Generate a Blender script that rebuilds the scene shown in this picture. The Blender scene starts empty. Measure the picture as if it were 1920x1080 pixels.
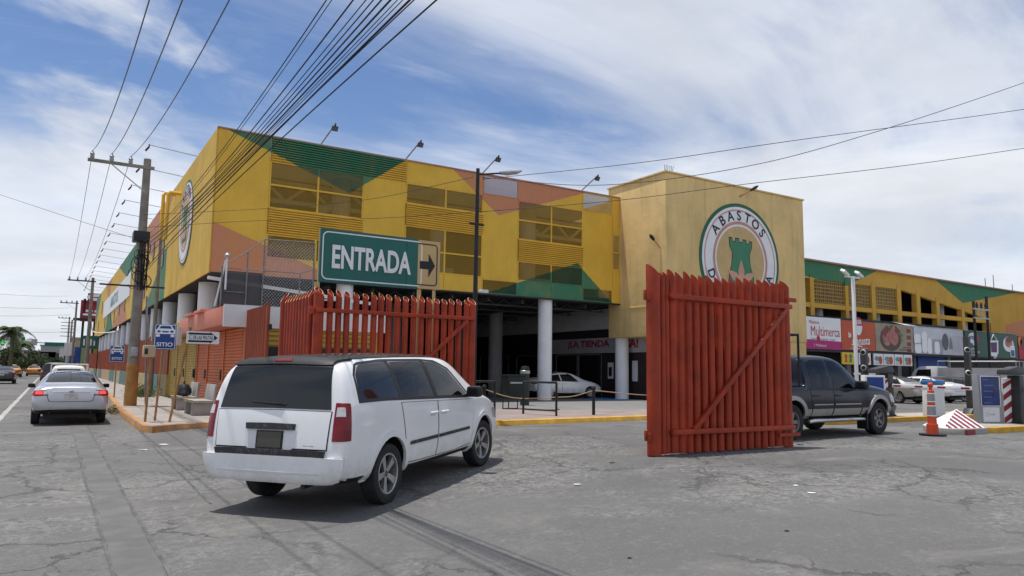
import bpy, bmesh, math, random
from mathutils import Vector, Matrix
from mathutils.bvhtree import BVHTree
R_ = math.radians
scene = bpy.context.scene
C = scene.collection
rnd = random.Random(7)

# ---------------------------------------------------------------- camera
YAW, PIT, ROL, FPX, CAMZ = R_(31.97), R_(6.464), R_(.808), 1372., 1.66
_f = Vector((math.sin(YAW)*math.cos(PIT), math.cos(YAW)*math.cos(PIT), math.sin(PIT)))
_r0 = Vector((math.cos(YAW), -math.sin(YAW), 0)); _u0 = _r0.cross(_f)
_r = math.cos(ROL)*_r0+math.sin(ROL)*_u0; _u = -math.sin(ROL)*_r0+math.cos(ROL)*_u0
cd = bpy.data.cameras.new('camera'); cam = bpy.data.objects.new('camera', cd); C.objects.link(cam)
cd.sensor_width = 36; cd.lens = 36*FPX/1920; cd.clip_start = .05; cd.clip_end = 6000
cam.matrix_world = Matrix(((_r.x, _u.x, -_f.x, 0), (_r.y, _u.y, -_f.y, 0), (_r.z, _u.z, -_f.z, CAMZ), (0, 0, 0, 1)))
scene.camera = cam

# ---------------------------------------------------------------- light
SUN = Vector((-.15, .13, 1)).normalized()          # towards the sun
sun_el = math.asin(SUN.z); sun_az = math.atan2(SUN.x, SUN.y)
sl = bpy.data.lights.new('sun', 'SUN'); sl.energy = 3.6; sl.angle = R_(.55); sl.color = (1, .965, .91)
so = bpy.data.objects.new('sun', sl); C.objects.link(so)
so.rotation_euler = (-SUN).to_track_quat('-Z', 'Y').to_euler(); so.location = (0, 0, 40)
w = bpy.data.worlds.new('World'); scene.world = w; w.use_nodes = True
wn = w.node_tree.nodes; wl = w.node_tree.links; wn.clear()
def N(nodes, t, **k):
    n = nodes.new(t)
    for a, b in k.items():
        if a == 'i':
            for kk, v in b.items(): n.inputs[kk].default_value = v
        else: setattr(n, a, b)
    return n
def build_world():
    sky = N(wn, 'ShaderNodeTexSky', sky_type='NISHITA', sun_disc=False, sun_elevation=sun_el, sun_rotation=sun_az)
    sky.altitude = 1100; sky.air_density = 1.15; sky.dust_density = .6; sky.ozone_density = 1.6
    tc = N(wn, 'ShaderNodeTexCoord'); sp = N(wn, 'ShaderNodeSeparateXYZ'); wl.new(tc.outputs['Generated'], sp.inputs[0])
    def m(op, a, b=None, clamp=False):
        n = N(wn, 'ShaderNodeMath', operation=op, use_clamp=clamp)
        for i, v in enumerate((a, b)):
            if v is None: continue
            if isinstance(v, (int, float)): n.inputs[i].default_value = v
            else: wl.new(v, n.inputs[i])
        return n.outputs[0]
    z = m('MAXIMUM', sp.outputs[2], .0); zz = m('ADD', z, .16)
    cb = N(wn, 'ShaderNodeCombineXYZ'); wl.new(m('DIVIDE', sp.outputs[0], zz), cb.inputs[0]); wl.new(m('DIVIDE', sp.outputs[1], zz), cb.inputs[1])
    def noise(scale, loc, sc=(1, 1, 1), rot=0, det=7, ro=.55, dist=.3):
        mp = N(wn, 'ShaderNodeMapping'); mp.inputs['Location'].default_value = loc; mp.inputs['Scale'].default_value = sc; mp.inputs['Rotation'].default_value = (0, 0, rot)
        wl.new(cb.outputs[0], mp.inputs[0])
        n = N(wn, 'ShaderNodeTexNoise', i={'Scale': scale, 'Detail': det, 'Roughness': ro, 'Distortion': dist}); wl.new(mp.outputs[0], n.inputs['Vector']); return n.outputs[0]
    def smooth(v, a, b, lo=0., hi=1.):
        n = N(wn, 'ShaderNodeMapRange', interpolation_type='SMOOTHSTEP', i={1: a, 2: b, 3: lo, 4: hi}); wl.new(v, n.inputs[0]); return n.outputs[0]
    big = smooth(noise(CL['bs'], CL['bl'], dist=.6), CL['b0'], CL['b1'], 0, .95)
    cir = smooth(noise(CL['cs'], CL['cl'], (.6, 1.15, 1), CL['cr'], det=8, ro=.56, dist=.8), CL['c0'], CL['c1'], 0, .82)
    fin = smooth(noise(3.2, (3, 1, 0), (.5, 1.4, 1), CL['cr']+.2, det=9, ro=.65, dist=.6), .45, .8, 0, .3)
    hz = smooth(z, .34, .0, 0, .97)
    inv = lambda a: m('SUBTRACT', 1, a)
    cov = m('SUBTRACT', 1, m('MULTIPLY', m('MULTIPLY', inv(big), inv(cir)), m('MULTIPLY', inv(fin), inv(hz))))
    shade = smooth(noise(1.3, (7, 3, 0), det=6), .3, .75, .80, 1.0)
    cc = N(wn, 'ShaderNodeMix', data_type='RGBA', blend_type='MULTIPLY', i={0: 1.}); cc.inputs[6].default_value = CL['col']
    sc = N(wn, 'ShaderNodeCombineXYZ')
    for i in range(3): wl.new(shade, sc.inputs[i])
    wl.new(sc.outputs[0], cc.inputs[7])
    mx = N(wn, 'ShaderNodeMix', data_type='RGBA'); wl.new(m('MULTIPLY', cov, 1.), mx.inputs[0]); tint = N(wn, 'ShaderNodeMix', data_type='RGBA', blend_type='MULTIPLY', i={0: 1.}); tint.inputs[7].default_value = (.86, .93, 1.08, 1); wl.new(sky.outputs[0], tint.inputs[6]); wl.new(tint.outputs[2], mx.inputs[6]); wl.new(cc.outputs[2], mx.inputs[7])
    bg = N(wn, 'ShaderNodeBackground', i={1: .1}); out = N(wn, 'ShaderNodeOutputWorld')
    wl.new(mx.outputs[2], bg.inputs[0]); wl.new(bg.outputs[0], out.inputs[0])
CL = dict(bs=.8, bl=(2.67, 12.47, 0), b0=.52, b1=.64, cs=.75, cl=(3.32, 18.28, 0), cr=.60, c0=.35, c1=.60, col=(8.3, 8.65, 9.3, 1))
build_world()
vs = scene.view_settings; vs.view_transform = 'Standard'; vs.look = 'None'; vs.exposure = 0.15; vs.gamma = 1; vs.use_curve_mapping = False
try: scene.cycles.max_bounces = 8; scene.cycles.transparent_max_bounces = 16
except Exception: pass

# ---------------------------------------------------------------- pixel -> place
def zg(X):
    t = min(max((X-1)/9, 0), 1); return .24*t*t*(3-2*t)
def ray(px, py): return (px-960)*_r-(py-540)*_u+FPX*_f
def onZ(px, py, z): d = ray(px, py); return Vector((0, 0, CAMZ))+d*((z-CAMZ)/d.z)
def gp(px, py, dz=0):
    z = dz
    for _ in range(30): p = onZ(px, py, z); z = zg(p.x)+dz
    return p
def onY(px, py, Y): d = ray(px, py); return Vector((0, 0, CAMZ))+d*(Y/d.y)
def onX(px, py, X): d = ray(px, py); return Vector((0, 0, CAMZ))+d*(X/d.x)

# ---------------------------------------------------------------- materials
def _mix(nt, fac, a, b, blend='MIX'):
    n = N(nt.nodes, 'ShaderNodeMix', data_type='RGBA', blend_type=blend)
    for i, v in ((0, fac), (6, a), (7, b)):
        if isinstance(v, (int, float)): n.inputs[i].default_value = v
        elif isinstance(v, (tuple, list)): n.inputs[i].default_value = tuple(v)[:3]+(1,)
        else: nt.links.new(v, n.inputs[i])
    return n.outputs[2]
def _math(nt, op, a, b=0., clamp=False):
    n = N(nt.nodes, 'ShaderNodeMath', operation=op, use_clamp=clamp)
    for i, v in ((0, a), (1, b)):
        if isinstance(v, (int, float)): n.inputs[i].default_value = v
        else: nt.links.new(v, n.inputs[i])
    return n.outputs[0]
def _noise(nt, vec, scale, det=5, ro=.55, dist=0., sc=None):
    if sc:
        mp = N(nt.nodes, 'ShaderNodeMapping'); mp.inputs['Scale'].default_value = sc; nt.links.new(vec, mp.inputs[0]); vec = mp.outputs[0]
    n = N(nt.nodes, 'ShaderNodeTexNoise', i={'Scale': scale, 'Detail': det, 'Roughness': ro, 'Distortion': dist}); nt.links.new(vec, n.inputs['Vector']); return n.outputs[0]
def _ss(nt, v, a, b, lo=0., hi=1.):
    n = N(nt.nodes, 'ShaderNodeMapRange', interpolation_type='SMOOTHSTEP', i={1: a, 2: b, 3: lo, 4: hi}); nt.links.new(v, n.inputs[0]); return n.outputs[0]
def _pos(nt): return N(nt.nodes, 'ShaderNodeNewGeometry').outputs['Position']
def _objc(nt): return N(nt.nodes, 'ShaderNodeTexCoord').outputs['Object']
def newmat(name):
    m = bpy.data.materials.new(name); m.use_nodes = True; nt = m.node_tree; nt.nodes.clear()
    out = N(nt.nodes, 'ShaderNodeOutputMaterial'); b = N(nt.nodes, 'ShaderNodeBsdfPrincipled'); nt.links.new(b.outputs[0], out.inputs[0])
    return m, nt, b, out
def M(name, col, rough=.6, metal=0., var=.10, vs=1.5, bump=0., bs=60, dirt=0., dcol=(.22, .18, .13), coat=0., emit=0., streak=0., local=False, spec=.35):
    m, nt, b, out = newmat(name); p = _objc(nt) if local else _pos(nt)
    n1 = _noise(nt, p, vs, 6, .6)
    c = _mix(nt, _ss(nt, n1, .3, .7), [x*(1-var) for x in col], [min(1, x*(1+var)) for x in col])
    if streak: c = _mix(nt, _math(nt, 'MULTIPLY', _ss(nt, _noise(nt, p, 2.2, 5, .6, sc=(1.6, 1.6, .12)), .5, .78), streak), c, dcol)
    if dirt: c = _mix(nt, _math(nt, 'MULTIPLY', _ss(nt, _noise(nt, p, vs*2.3, 8, .68, .4), .48, .75), dirt), c, dcol)
    nt.links.new(c, b.inputs['Base Color'])
    nt.links.new(_math(nt, 'ADD', _math(nt, 'MULTIPLY', n1, .16), rough-.08, True), b.inputs['Roughness']); b.inputs['Metallic'].default_value = metal
    b.inputs['Specular IOR Level'].default_value = spec
    if coat: b.inputs['Coat Weight'].default_value = coat; b.inputs['Coat Roughness'].default_value = .06
    if emit: nt.links.new(c, b.inputs['Emission Color']); b.inputs['Emission Strength'].default_value = emit
    if bump:
        bn = N(nt.nodes, 'ShaderNodeBump', i={'Strength': bump, 'Distance': .02}); nt.links.new(_noise(nt, p, bs, 6, .65), bn.inputs['Height']); nt.links.new(bn.outputs[0], b.inputs['Normal'])
    return m
def polymask(nt, p, poly):
    """1 inside a convex polygon given as 3D points with one axis None: [(x,None,z),...]"""
    ax = [i for i in range(3) if poly[0][i] is not None]; q = [(a[ax[0]], a[ax[1]]) for a in poly]
    if sum(q[i][0]*q[(i+1) % len(q)][1]-q[(i+1) % len(q)][0]*q[i][1] for i in range(len(q))) < 0: q = q[::-1]
    acc = None
    for i in range(len(q)):
        a, b = q[i], q[(i+1) % len(q)]; n = [0, 0, 0]; n[ax[0]] = -(b[1]-a[1]); n[ax[1]] = b[0]-a[0]
        L = math.hypot(n[ax[0]], n[ax[1]]); n = [t/L for t in n]; cst = n[ax[0]]*a[0]+n[ax[1]]*a[1]
        d = N(nt.nodes, 'ShaderNodeVectorMath', operation='DOT_PRODUCT'); nt.links.new(p, d.inputs[0]); d.inputs[1].default_value = n
        g = _math(nt, 'GREATER_THAN', d.outputs['Value'], cst); acc = g if acc is None else _math(nt, 'MULTIPLY', acc, g)
    return acc
def painted(name, base, layers, rough=.62, screen=0., streak=.10, bump=.03, mott=.12, ribs=False):
    m, nt, b, out = newmat(name); p = _pos(nt); n1 = _noise(nt, p, .7, 6, .6)
    c = _mix(nt, _ss(nt, n1, .3, .7), [x*.92 for x in base], [x*1.06 for x in base])
    wob = N(nt.nodes, 'ShaderNodeTexNoise', i={'Scale': 6., 'Detail': 4.}); nt.links.new(p, wob.inputs['Vector'])
    pw = N(nt.nodes, 'ShaderNodeVectorMath', operation='MULTIPLY_ADD'); nt.links.new(wob.outputs['Color'], pw.inputs[0]); pw.inputs[1].default_value = (.07, .07, .07); nt.links.new(p, pw.inputs[2])
    for col, poly in layers: c = _mix(nt, polymask(nt, pw.outputs[0], poly), c, col)
    c = _mix(nt, _ss(nt, _noise(nt, p, .5, 7, .66, .9, sc=(1, 1, .6)), .45, .72, 0, mott), c, tuple(x*.62 for x in base))
    c = _mix(nt, _math(nt, 'MULTIPLY', _ss(nt, _noise(nt, p, 1.6, 6, .65, sc=(1.8, 1.8, .10)), .5, .8), streak*2.4), c, (.26, .2, .12))
    c = _mix(nt, _math(nt, 'MULTIPLY', _ss(nt, _noise(nt, p, 5, 7, .7), .5, .8), .10), c, (.5, .42, .3))
    nt.links.new(c, b.inputs['Base Color']); b.inputs['Roughness'].default_value = rough; b.inputs['Specular IOR Level'].default_value = .25
    bn = N(nt.nodes, 'ShaderNodeBump', i={'Strength': bump, 'Distance': .05}); hh = _noise(nt, p, 3, 6, .6)
    if ribs:
        sx_ = N(nt.nodes, 'ShaderNodeSeparateXYZ'); nt.links.new(p, sx_.inputs[0]); wv = _math(nt, 'SINE', _math(nt, 'MULTIPLY', _math(nt, 'ADD', sx_.outputs[0], sx_.outputs[1]), 42.)); hh = _math(nt, 'ADD', hh, _math(nt, 'MULTIPLY', wv, .22))
    nt.links.new(hh, bn.inputs['Height']); nt.links.new(bn.outputs[0], b.inputs['Normal'])
    if screen:
        tr = N(nt.nodes, 'ShaderNodeBsdfTransparent'); mx = N(nt.nodes, 'ShaderNodeMixShader', i={0: screen})
        nt.links.new(b.outputs[0], mx.inputs[1]); nt.links.new(tr.outputs[0], mx.inputs[2]); nt.links.new(mx.outputs[0], out.inputs[0])
    return m
def glass(name, tint=.12, trans=.75, col=(.012, .013, .015)):
    m, nt, b, out = newmat(name); b.inputs['Base Color'].default_value = col+(1,); b.inputs['Roughness'].default_value = .04
    b.inputs['IOR'].default_value = 1.5
    if trans:
        tr = N(nt.nodes, 'ShaderNodeBsdfTransparent'); tr.inputs[0].default_value = (tint, tint*1.01, tint*1.0, 1)
        gl = N(nt.nodes, 'ShaderNodeBsdfGlossy', i={'Roughness': .02}); fr = N(nt.nodes, 'ShaderNodeFresnel', i={0: 1.5})
        mx = N(nt.nodes, 'ShaderNodeMixShader'); nt.links.new(fr.outputs[0], mx.inputs[0]); nt.links.new(tr.outputs[0], mx.inputs[1]); nt.links.new(gl.outputs[0], mx.inputs[2]); nt.links.new(mx.outputs[0], out.inputs[0])
    return m
YEL = (.74, .455, .058); GRN = (.045, .19, .105); PEA = (.56, .235, .125)
front_layers = [(GRN, [(5.3, None, 11.08), (12.95, None, 11.08), (10.41, None, 9.21)]), (GRN, [(16.9, None, 5.2), (25.2, None, 5.2), (22.68, None, 7.27)]),
    (PEA, [(4.7, None, 7.42), (10.1, None, 5.45), (10.1, None, 5.2), (4.7, None, 5.2)]), (PEA, [(15.2, None, 11.2), (17.9, None, 9.18), (23.6, None, 11.2)])]
side_layers = [(PEA, [(None, 41, 11.2), (None, 59, 11.2), (None, 50, 8.2)]), (GRN, [(None, 58, 11.2), (None, 80, 11.2), (None, 66, 8.4)]), (GRN, [(None, 43.4, 8.3), (None, 43.4, 5.2), (None, 54, 5.2)]),
    (PEA, [(None, 66, 5.2), (None, 84, 5.2), (None, 72, 8)]), (PEA, [(None, 88, 11.2), (None, 99, 11.2), (None, 92, 8.6)]), (GRN, [(None, 82, 5.2), (None, 96, 5.2), (None, 90, 8.2)]), (GRN, [(None, 108, 11.2), (None, 121, 11.2), (None, 118, 7)])]
MF = painted('facade_paint', YEL, front_layers, bump=.16, ribs=True, mott=.2); MFS = painted('facade_screen', [x*.42 for x in YEL], [(tuple(x*.5 for x in c_), p_) for c_, p_ in front_layers], screen=.56)
MS = painted('street_facade_paint', YEL, side_layers, streak=.24, bump=.16, ribs=True, mott=.22)
TAN = (.75, .535, .235)
M_tower = painted('tower_stucco', TAN, [], rough=.85, streak=.2, bump=.3, mott=.5)
right_layers = [(GRN, [(42, None, 9.6), (50.9, None, 9.38), (47, None, 7.95), (42, None, 8.35)]), (GRN, [(58.6, None, 9.35), (72.2, None, 9.25), (62.7, None, 7.7)]), (PEA, [(69.5, None, 6.2), (74, None, 7.1), (90, None, 7.1), (90, None, 4), (69.5, None, 4)])]
M_right = painted('right_block_paint', (.58, .34, .06), right_layers, rough=.8, streak=.16)
M_red = M('gate_red_paint', (.335, .036, .010), .5, var=.24, vs=2.2, dirt=.3, dcol=(.17, .04, .015), bump=.12, bs=24, streak=.2)
M_littip = M('sunlit_tube_end', (.62, .30, .17), .6)  # sunlit look of the cut tube tops put into their colour
M_fence = M('rust_red_sheet', (.31, .062, .022), .55, var=.16, vs=1.2, dirt=.3, dcol=(.17, .06, .03), streak=.35)
M_orange = M('orange_shutter_paint', (.58, .15, .045), .55, var=.12, streak=.2, dirt=.15)
M_yshut = M('yellow_shutter_paint', (.48, .31, .06), .55, var=.12, streak=.25, dirt=.2)
M_salmon = M('salmon_paint', (.66, .23, .16), .7, var=.1, dirt=.2, streak=.2, dcol=(.3, .14, .1))
M_white = M('white_paint', (.74, .74, .74), .6, var=.05, dirt=.12, dcol=(.4, .37, .33), streak=.12)
M_colw = M('column_white', (.78, .78, .80), .7, var=.04, streak=.18, dirt=.08, dcol=(.4, .38, .35), bump=.05, bs=12)
M_grey = M('galvanised_steel', (.38, .39, .40), .45, .7, var=.15, vs=6)
M_dark = M('dark_metal', (.025, .025, .028), .45, .3, var=.2)
M_black = M('black_plastic', (.014, .014, .015), .5, var=.2, vs=8)
M_rubber = M('tyre_rubber', (.022, .022, .023), .82, var=.25, vs=14, dirt=.3, dcol=(.07, .065, .06), local=True)
M_rim = M('alloy_rim', (.42, .42, .42), .38, .75, var=.12, vs=20, dirt=.35, dcol=(.12, .11, .1), local=True)
M_rimd = M('wheel_disc_steel', (.05, .05, .05), .6, .4)  # dark steel of the inner wheel disc
M_chrome = M('chrome_trim', (.6, .6, .61), .18, 1., var=.06)
M_conc = M('concrete', (.36, .345, .32), .9, var=.15, vs=1.3, dirt=.35, dcol=(.19, .18, .165), bump=.18, bs=35)
M_polec = M('pole_concrete', (.235, .215, .185), .9, var=.2, vs=2, dirt=.3, streak=.3, bump=.15, bs=25)
M_ochre = M('ochre_pole_paint', (.40, .20, .055), .8, var=.2, vs=4, dirt=.4, dcol=(.25, .17, .1))
M_kerb = M('kerb_yellow_paint', (.56, .315, .04), .75, var=.18, vs=2.5, dirt=.42, dcol=(.30, .23, .15), bump=.25, bs=22)
M_kerbo = M('kerb_orange_paint', (.45, .22, .08), .85, var=.3, vs=2.5, dirt=.9, dcol=(.33, .29, .24), bump=.3, bs=22)
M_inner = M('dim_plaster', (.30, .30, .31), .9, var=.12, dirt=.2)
M_innershade = M('shaded_plaster', (.04, .04, .045), .9, var=.2)  # darkness of the unlit interior put into the plaster colour
M_band = M('white_fascia_paint', (.62, .62, .65), .8, var=.08)
M_truss = M('white_steel', (.8, .78, .72), .6, var=.1)
M_cable = M('cable_black', (.012, .012, .013), .6)
M_cond = M('conductor', (.10, .10, .105), .5, .5)
M_sgreen = M('sign_green', (.012, .125, .105), .38, var=.08, vs=2)
M_swhite = M('sign_white', (.78, .79, .80), .45, var=.05)
M_stan = M('sign_tan', (.56, .39, .17), .5, var=.08)
M_sblack = M('sign_black', (.015, .016, .02), .5)
M_sblue = M('sign_blue', (.015, .055, .24), .4, var=.12)
M_wood = M('ochre_post_paint', (.36, .19, .075), .8, var=.2, vs=5, dirt=.3)
M_terra = M('terracotta_trim', (.45, .25, .2), .8)
# ---------------------------------------------------------------- mesh helpers
class MB:
    def __init__(s): s.v = []; s.f = []; s.mi = []
    def add(s, vs, fs, mi=0):
        o = len(s.v); s.v += [tuple(x) for x in vs]; s.f += [tuple(i+o for i in f) for f in fs]; s.mi += [mi]*len(fs); return s
    def box(s, x0, x1, y0, y1, z0, z1, mi=0):
        return s.add([(x0, y0, z0), (x1, y0, z0), (x1, y1, z0), (x0, y1, z0), (x0, y0, z1), (x1, y0, z1), (x1, y1, z1), (x0, y1, z1)],
            [(0, 3, 2, 1), (4, 5, 6, 7), (0, 1, 5, 4), (1, 2, 6, 5), (2, 3, 7, 6), (3, 0, 4, 7)], mi)
    def bar(s, a, b, w, h=None, up=(0, 0, 1), mi=0):
        a, b = Vector(a), Vector(b); h = h or w; d = (b-a).normalized(); u = Vector(up)
        if abs(d.dot(u)) > .98: u = Vector((0, 1, 0))
        x = d.cross(u).normalized()*w/2; y = x.cross(d).normalized()*h/2
        return s.add([a-x-y, a+x-y, a+x+y, a-x+y, b-x-y, b+x-y, b+x+y, b-x+y], [(0, 3, 2, 1), (4, 5, 6, 7), (0, 1, 5, 4), (1, 2, 6, 5), (2, 3, 7, 6), (3, 0, 4, 7)], mi)
    def tube(s, pts, r, n=8, caps=True, mi=0):
        pts = [Vector(p) for p in pts]; rs = r if isinstance(r, (list, tuple)) else [r]*len(pts); vs = []; fs = []
        t0 = (pts[1]-pts[0]).normalized(); u = Vector((0, 0, 1)) if abs(t0.z) < .9 else Vector((1, 0, 0)); x = t0.cross(u).normalized()
        for k, p in enumerate(pts):
            t = (pts[min(k+1, len(pts)-1)]-pts[max(k-1, 0)]).normalized(); x = (x-t*x.dot(t)).normalized(); y = t.cross(x)
            for i in range(n):
                a = 2*math.pi*i/n; vs.append(p+(x*math.cos(a)+y*math.sin(a))*rs[k])
        for k in range(len(pts)-1):
            for i in range(n): j = (i+1) % n; fs.append((k*n+i, k*n+j, (k+1)*n+j, (k+1)*n+i))
        if caps: fs += [tuple(range(n))[::-1], tuple((len(pts)-1)*n+i for i in range(n))]
        return s.add(vs, fs, mi)
    def prism(s, poly, axis, a, b, mi=0):
        """polygon of 2D points extruded along axis: x->(y,z), y->(x,z), z->(x,y)"""
        n = len(poly); f = {'x': lambda p, t: (t, p[0], p[1]), 'y': lambda p, t: (p[0], t, p[1]), 'z': lambda p, t: (p[0], p[1], t)}[axis]
        return s.add([f(p, a) for p in poly]+[f(p, b) for p in poly], [tuple(range(n))[::-1], tuple(range(n, 2*n))]+[(i, (i+1) % n, n+(i+1) % n, n+i) for i in range(n)], mi)
    def lathe(s, prof, n=24, M4=None, mi=0):
        vs = []; fs = []; m = len(prof)
        for i in range(n):
            a = 2*math.pi*i/n
            for r, z in prof: vs.append(Vector((r*math.cos(a), r*math.sin(a), z)))
        for i in range(n):
            j = (i+1) % n
            for k in range(m-1): fs.append((i*m+k, j*m+k, j*m+k+1, i*m+k+1))
        if M4: vs = [M4 @ v for v in vs]
        return s.add(vs, fs, mi)
    def mesh(s, name, mats, smooth=False, bevel=0., angle=35):
        me = bpy.data.meshes.new(name); me.from_pydata(s.v, [], s.f); me.polygons.foreach_set('material_index', s.mi)
        for m in (mats if isinstance(mats, (list, tuple)) else [mats]): me.materials.append(m)
        bm = bmesh.new(); bm.from_mesh(me); bmesh.ops.recalc_face_normals(bm, faces=bm.faces)
        if bevel: bmesh.ops.bevel(bm, geom=[e for e in bm.edges if len(e.link_faces) == 2 and e.calc_face_angle(0) > .6], offset=bevel, segments=2, affect='EDGES', profile=.6, clamp_overlap=True)
        bm.to_mesh(me); bm.free()
        if smooth or bevel:
            me.shade_smooth()
            try: me.set_sharp_from_angle(angle=R_(angle))
            except Exception: pass
        return me
    def build(s, name, mats, parent=None, smooth=False, bevel=0., angle=35):
        return obj(name, s.mesh(name, mats, smooth, bevel, angle), parent)
WT = set()    # things whose parts are given in world coordinates
def wthing(name, label, cat, loc, group=None):
    o = thing(name, label, cat, loc, group=group); WT.add(o.name); return o
def obj(name, me, parent=None, loc=None, rot=None, scale=None):
    o = bpy.data.objects.new(name, me); C.objects.link(o)
    if parent:
        o.parent = parent
        if parent.name in WT: o.matrix_parent_inverse = Matrix.Translation(-parent.location)
    if loc is not None: o.location = loc
    if rot is not None: o.rotation_euler = rot
    if scale is not None: o.scale = scale
    return o
def tag(o, label, cat, group=None):
    o['label'] = label; o['category'] = cat
    if group: o['group'] = group
    return o
def thing(name, label, cat, loc=(0, 0, 0), rot=(0, 0, 0), group=None):
    return tag(obj(name, None, None, loc, rot), label, cat, group)
def struct(o): o['kind'] = 'structure'; return o
def stuff(o): o['kind'] = 'stuff'; return o
def copy_tree(o, parent=None):
    c = o.copy(); C.objects.link(c); c.parent = parent
    for ch in list(o.children): copy_tree(ch, c)
    return c
def bx(name, x0, x1, y0, y1, z0, z1, mat, parent=None, bevel=0.):
    return MB().box(x0, x1, y0, y1, z0, z1).build(name, mat, parent, bevel=bevel)
RX = (math.pi/2, 0, 0); RL = (math.pi/2, 0, -math.pi/2)    # flat work facing -Y / facing -X
def text(s, size, mat, name, parent, loc=(0, 0, 0), rot=(0, 0, 0), ext=.006, bold=0., sx=1., shear=0., align='CENTER', fit=0., capz=0.):
    cu = bpy.data.curves.new('t', 'FONT'); cu.body = s; cu.size = size; cu.extrude = ext; cu.offset = bold; cu.align_x = align; cu.align_y = 'CENTER'; cu.shear = shear; cu.resolution_u = 4
    t = bpy.data.objects.new('t', cu); C.objects.link(t); bpy.context.view_layer.update()
    me = bpy.data.meshes.new_from_object(t.evaluated_get(bpy.context.evaluated_depsgraph_get())); bpy.data.objects.remove(t)
    me.materials.clear(); me.materials.append(mat)
    if fit:
        xs__ = [v.co.x for v in me.vertices]; sx = fit/(max(xs__)-min(xs__))
    sy = 1.
    if capz:
        ys__ = [v.co.y for v in me.vertices]; sy = capz/(max(ys__)-min(ys__)); c0 = (max(ys__)+min(ys__))/2
        for v in me.vertices: v.co.y = (v.co.y-c0)*sy
    if sx != 1:
        for v in me.vertices: v.co.x *= sx
    return obj(name, me, parent, loc, rot)
def flat(name, pts, mat, parent, z=0., th=.006):
    """flat polygon in local XY"""
    return MB().prism(pts, 'z', z, z+th).build(name, mat, parent)
def ell(cx, cy, rx, ry, n=40, a0=0, a1=360):
    full = abs(a1-a0) >= 359.9
    return [(cx+rx*math.cos(R_(a0+(a1-a0)*i/(n if full else n-1))), cy+ry*math.sin(R_(a0+(a1-a0)*i/(n if full else n-1)))) for i in range(n)]
def ring(name, r0, r1, mat, parent, z, th=.006, n=72):
    b = MB(); vs = []; fs = []
    for i in range(n):
        a = 2*math.pi*i/n; c, s_ = math.cos(a), math.sin(a)
        vs += [(r0*c, r0*s_, z), (r1*c, r1*s_, z), (r1*c, r1*s_, z+th), (r0*c, r0*s_, z+th)]
    for i in range(n):
        j = (i+1) % n
        for k in range(4): l = (k+1) % 4; fs.append((i*4+k, j*4+k, j*4+l, i*4+l))
    return b.add(vs, fs).build(name, mat, parent)
def rrect(x0, x1, y0, y1, r, n=5):
    p = []
    for cx, cy, a in ((x1-r, y0+r, -90), (x1-r, y1-r, 0), (x0+r, y1-r, 90), (x0+r, y0+r, 180)):
        p += [(cx+r*math.cos(R_(a+90*i/n)), cy+r*math.sin(R_(a+90*i/n))) for i in range(n+1)]
    return p
def frame_rr(name, x0, x1, y0, y1, r, wd, mat, parent, z, th=.006):
    a = rrect(x0, x1, y0, y1, r); b_ = rrect(x0+wd, x1-wd, y0+wd, y1-wd, max(r-wd, .01)); n = len(a)
    return MB().add([(p[0], p[1], z+th) for p in a]+[(p[0], p[1], z+th) for p in b_], [(i, (i+1) % n, n+(i+1) % n, n+i) for i in range(n)]).build(name, mat, parent)
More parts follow.
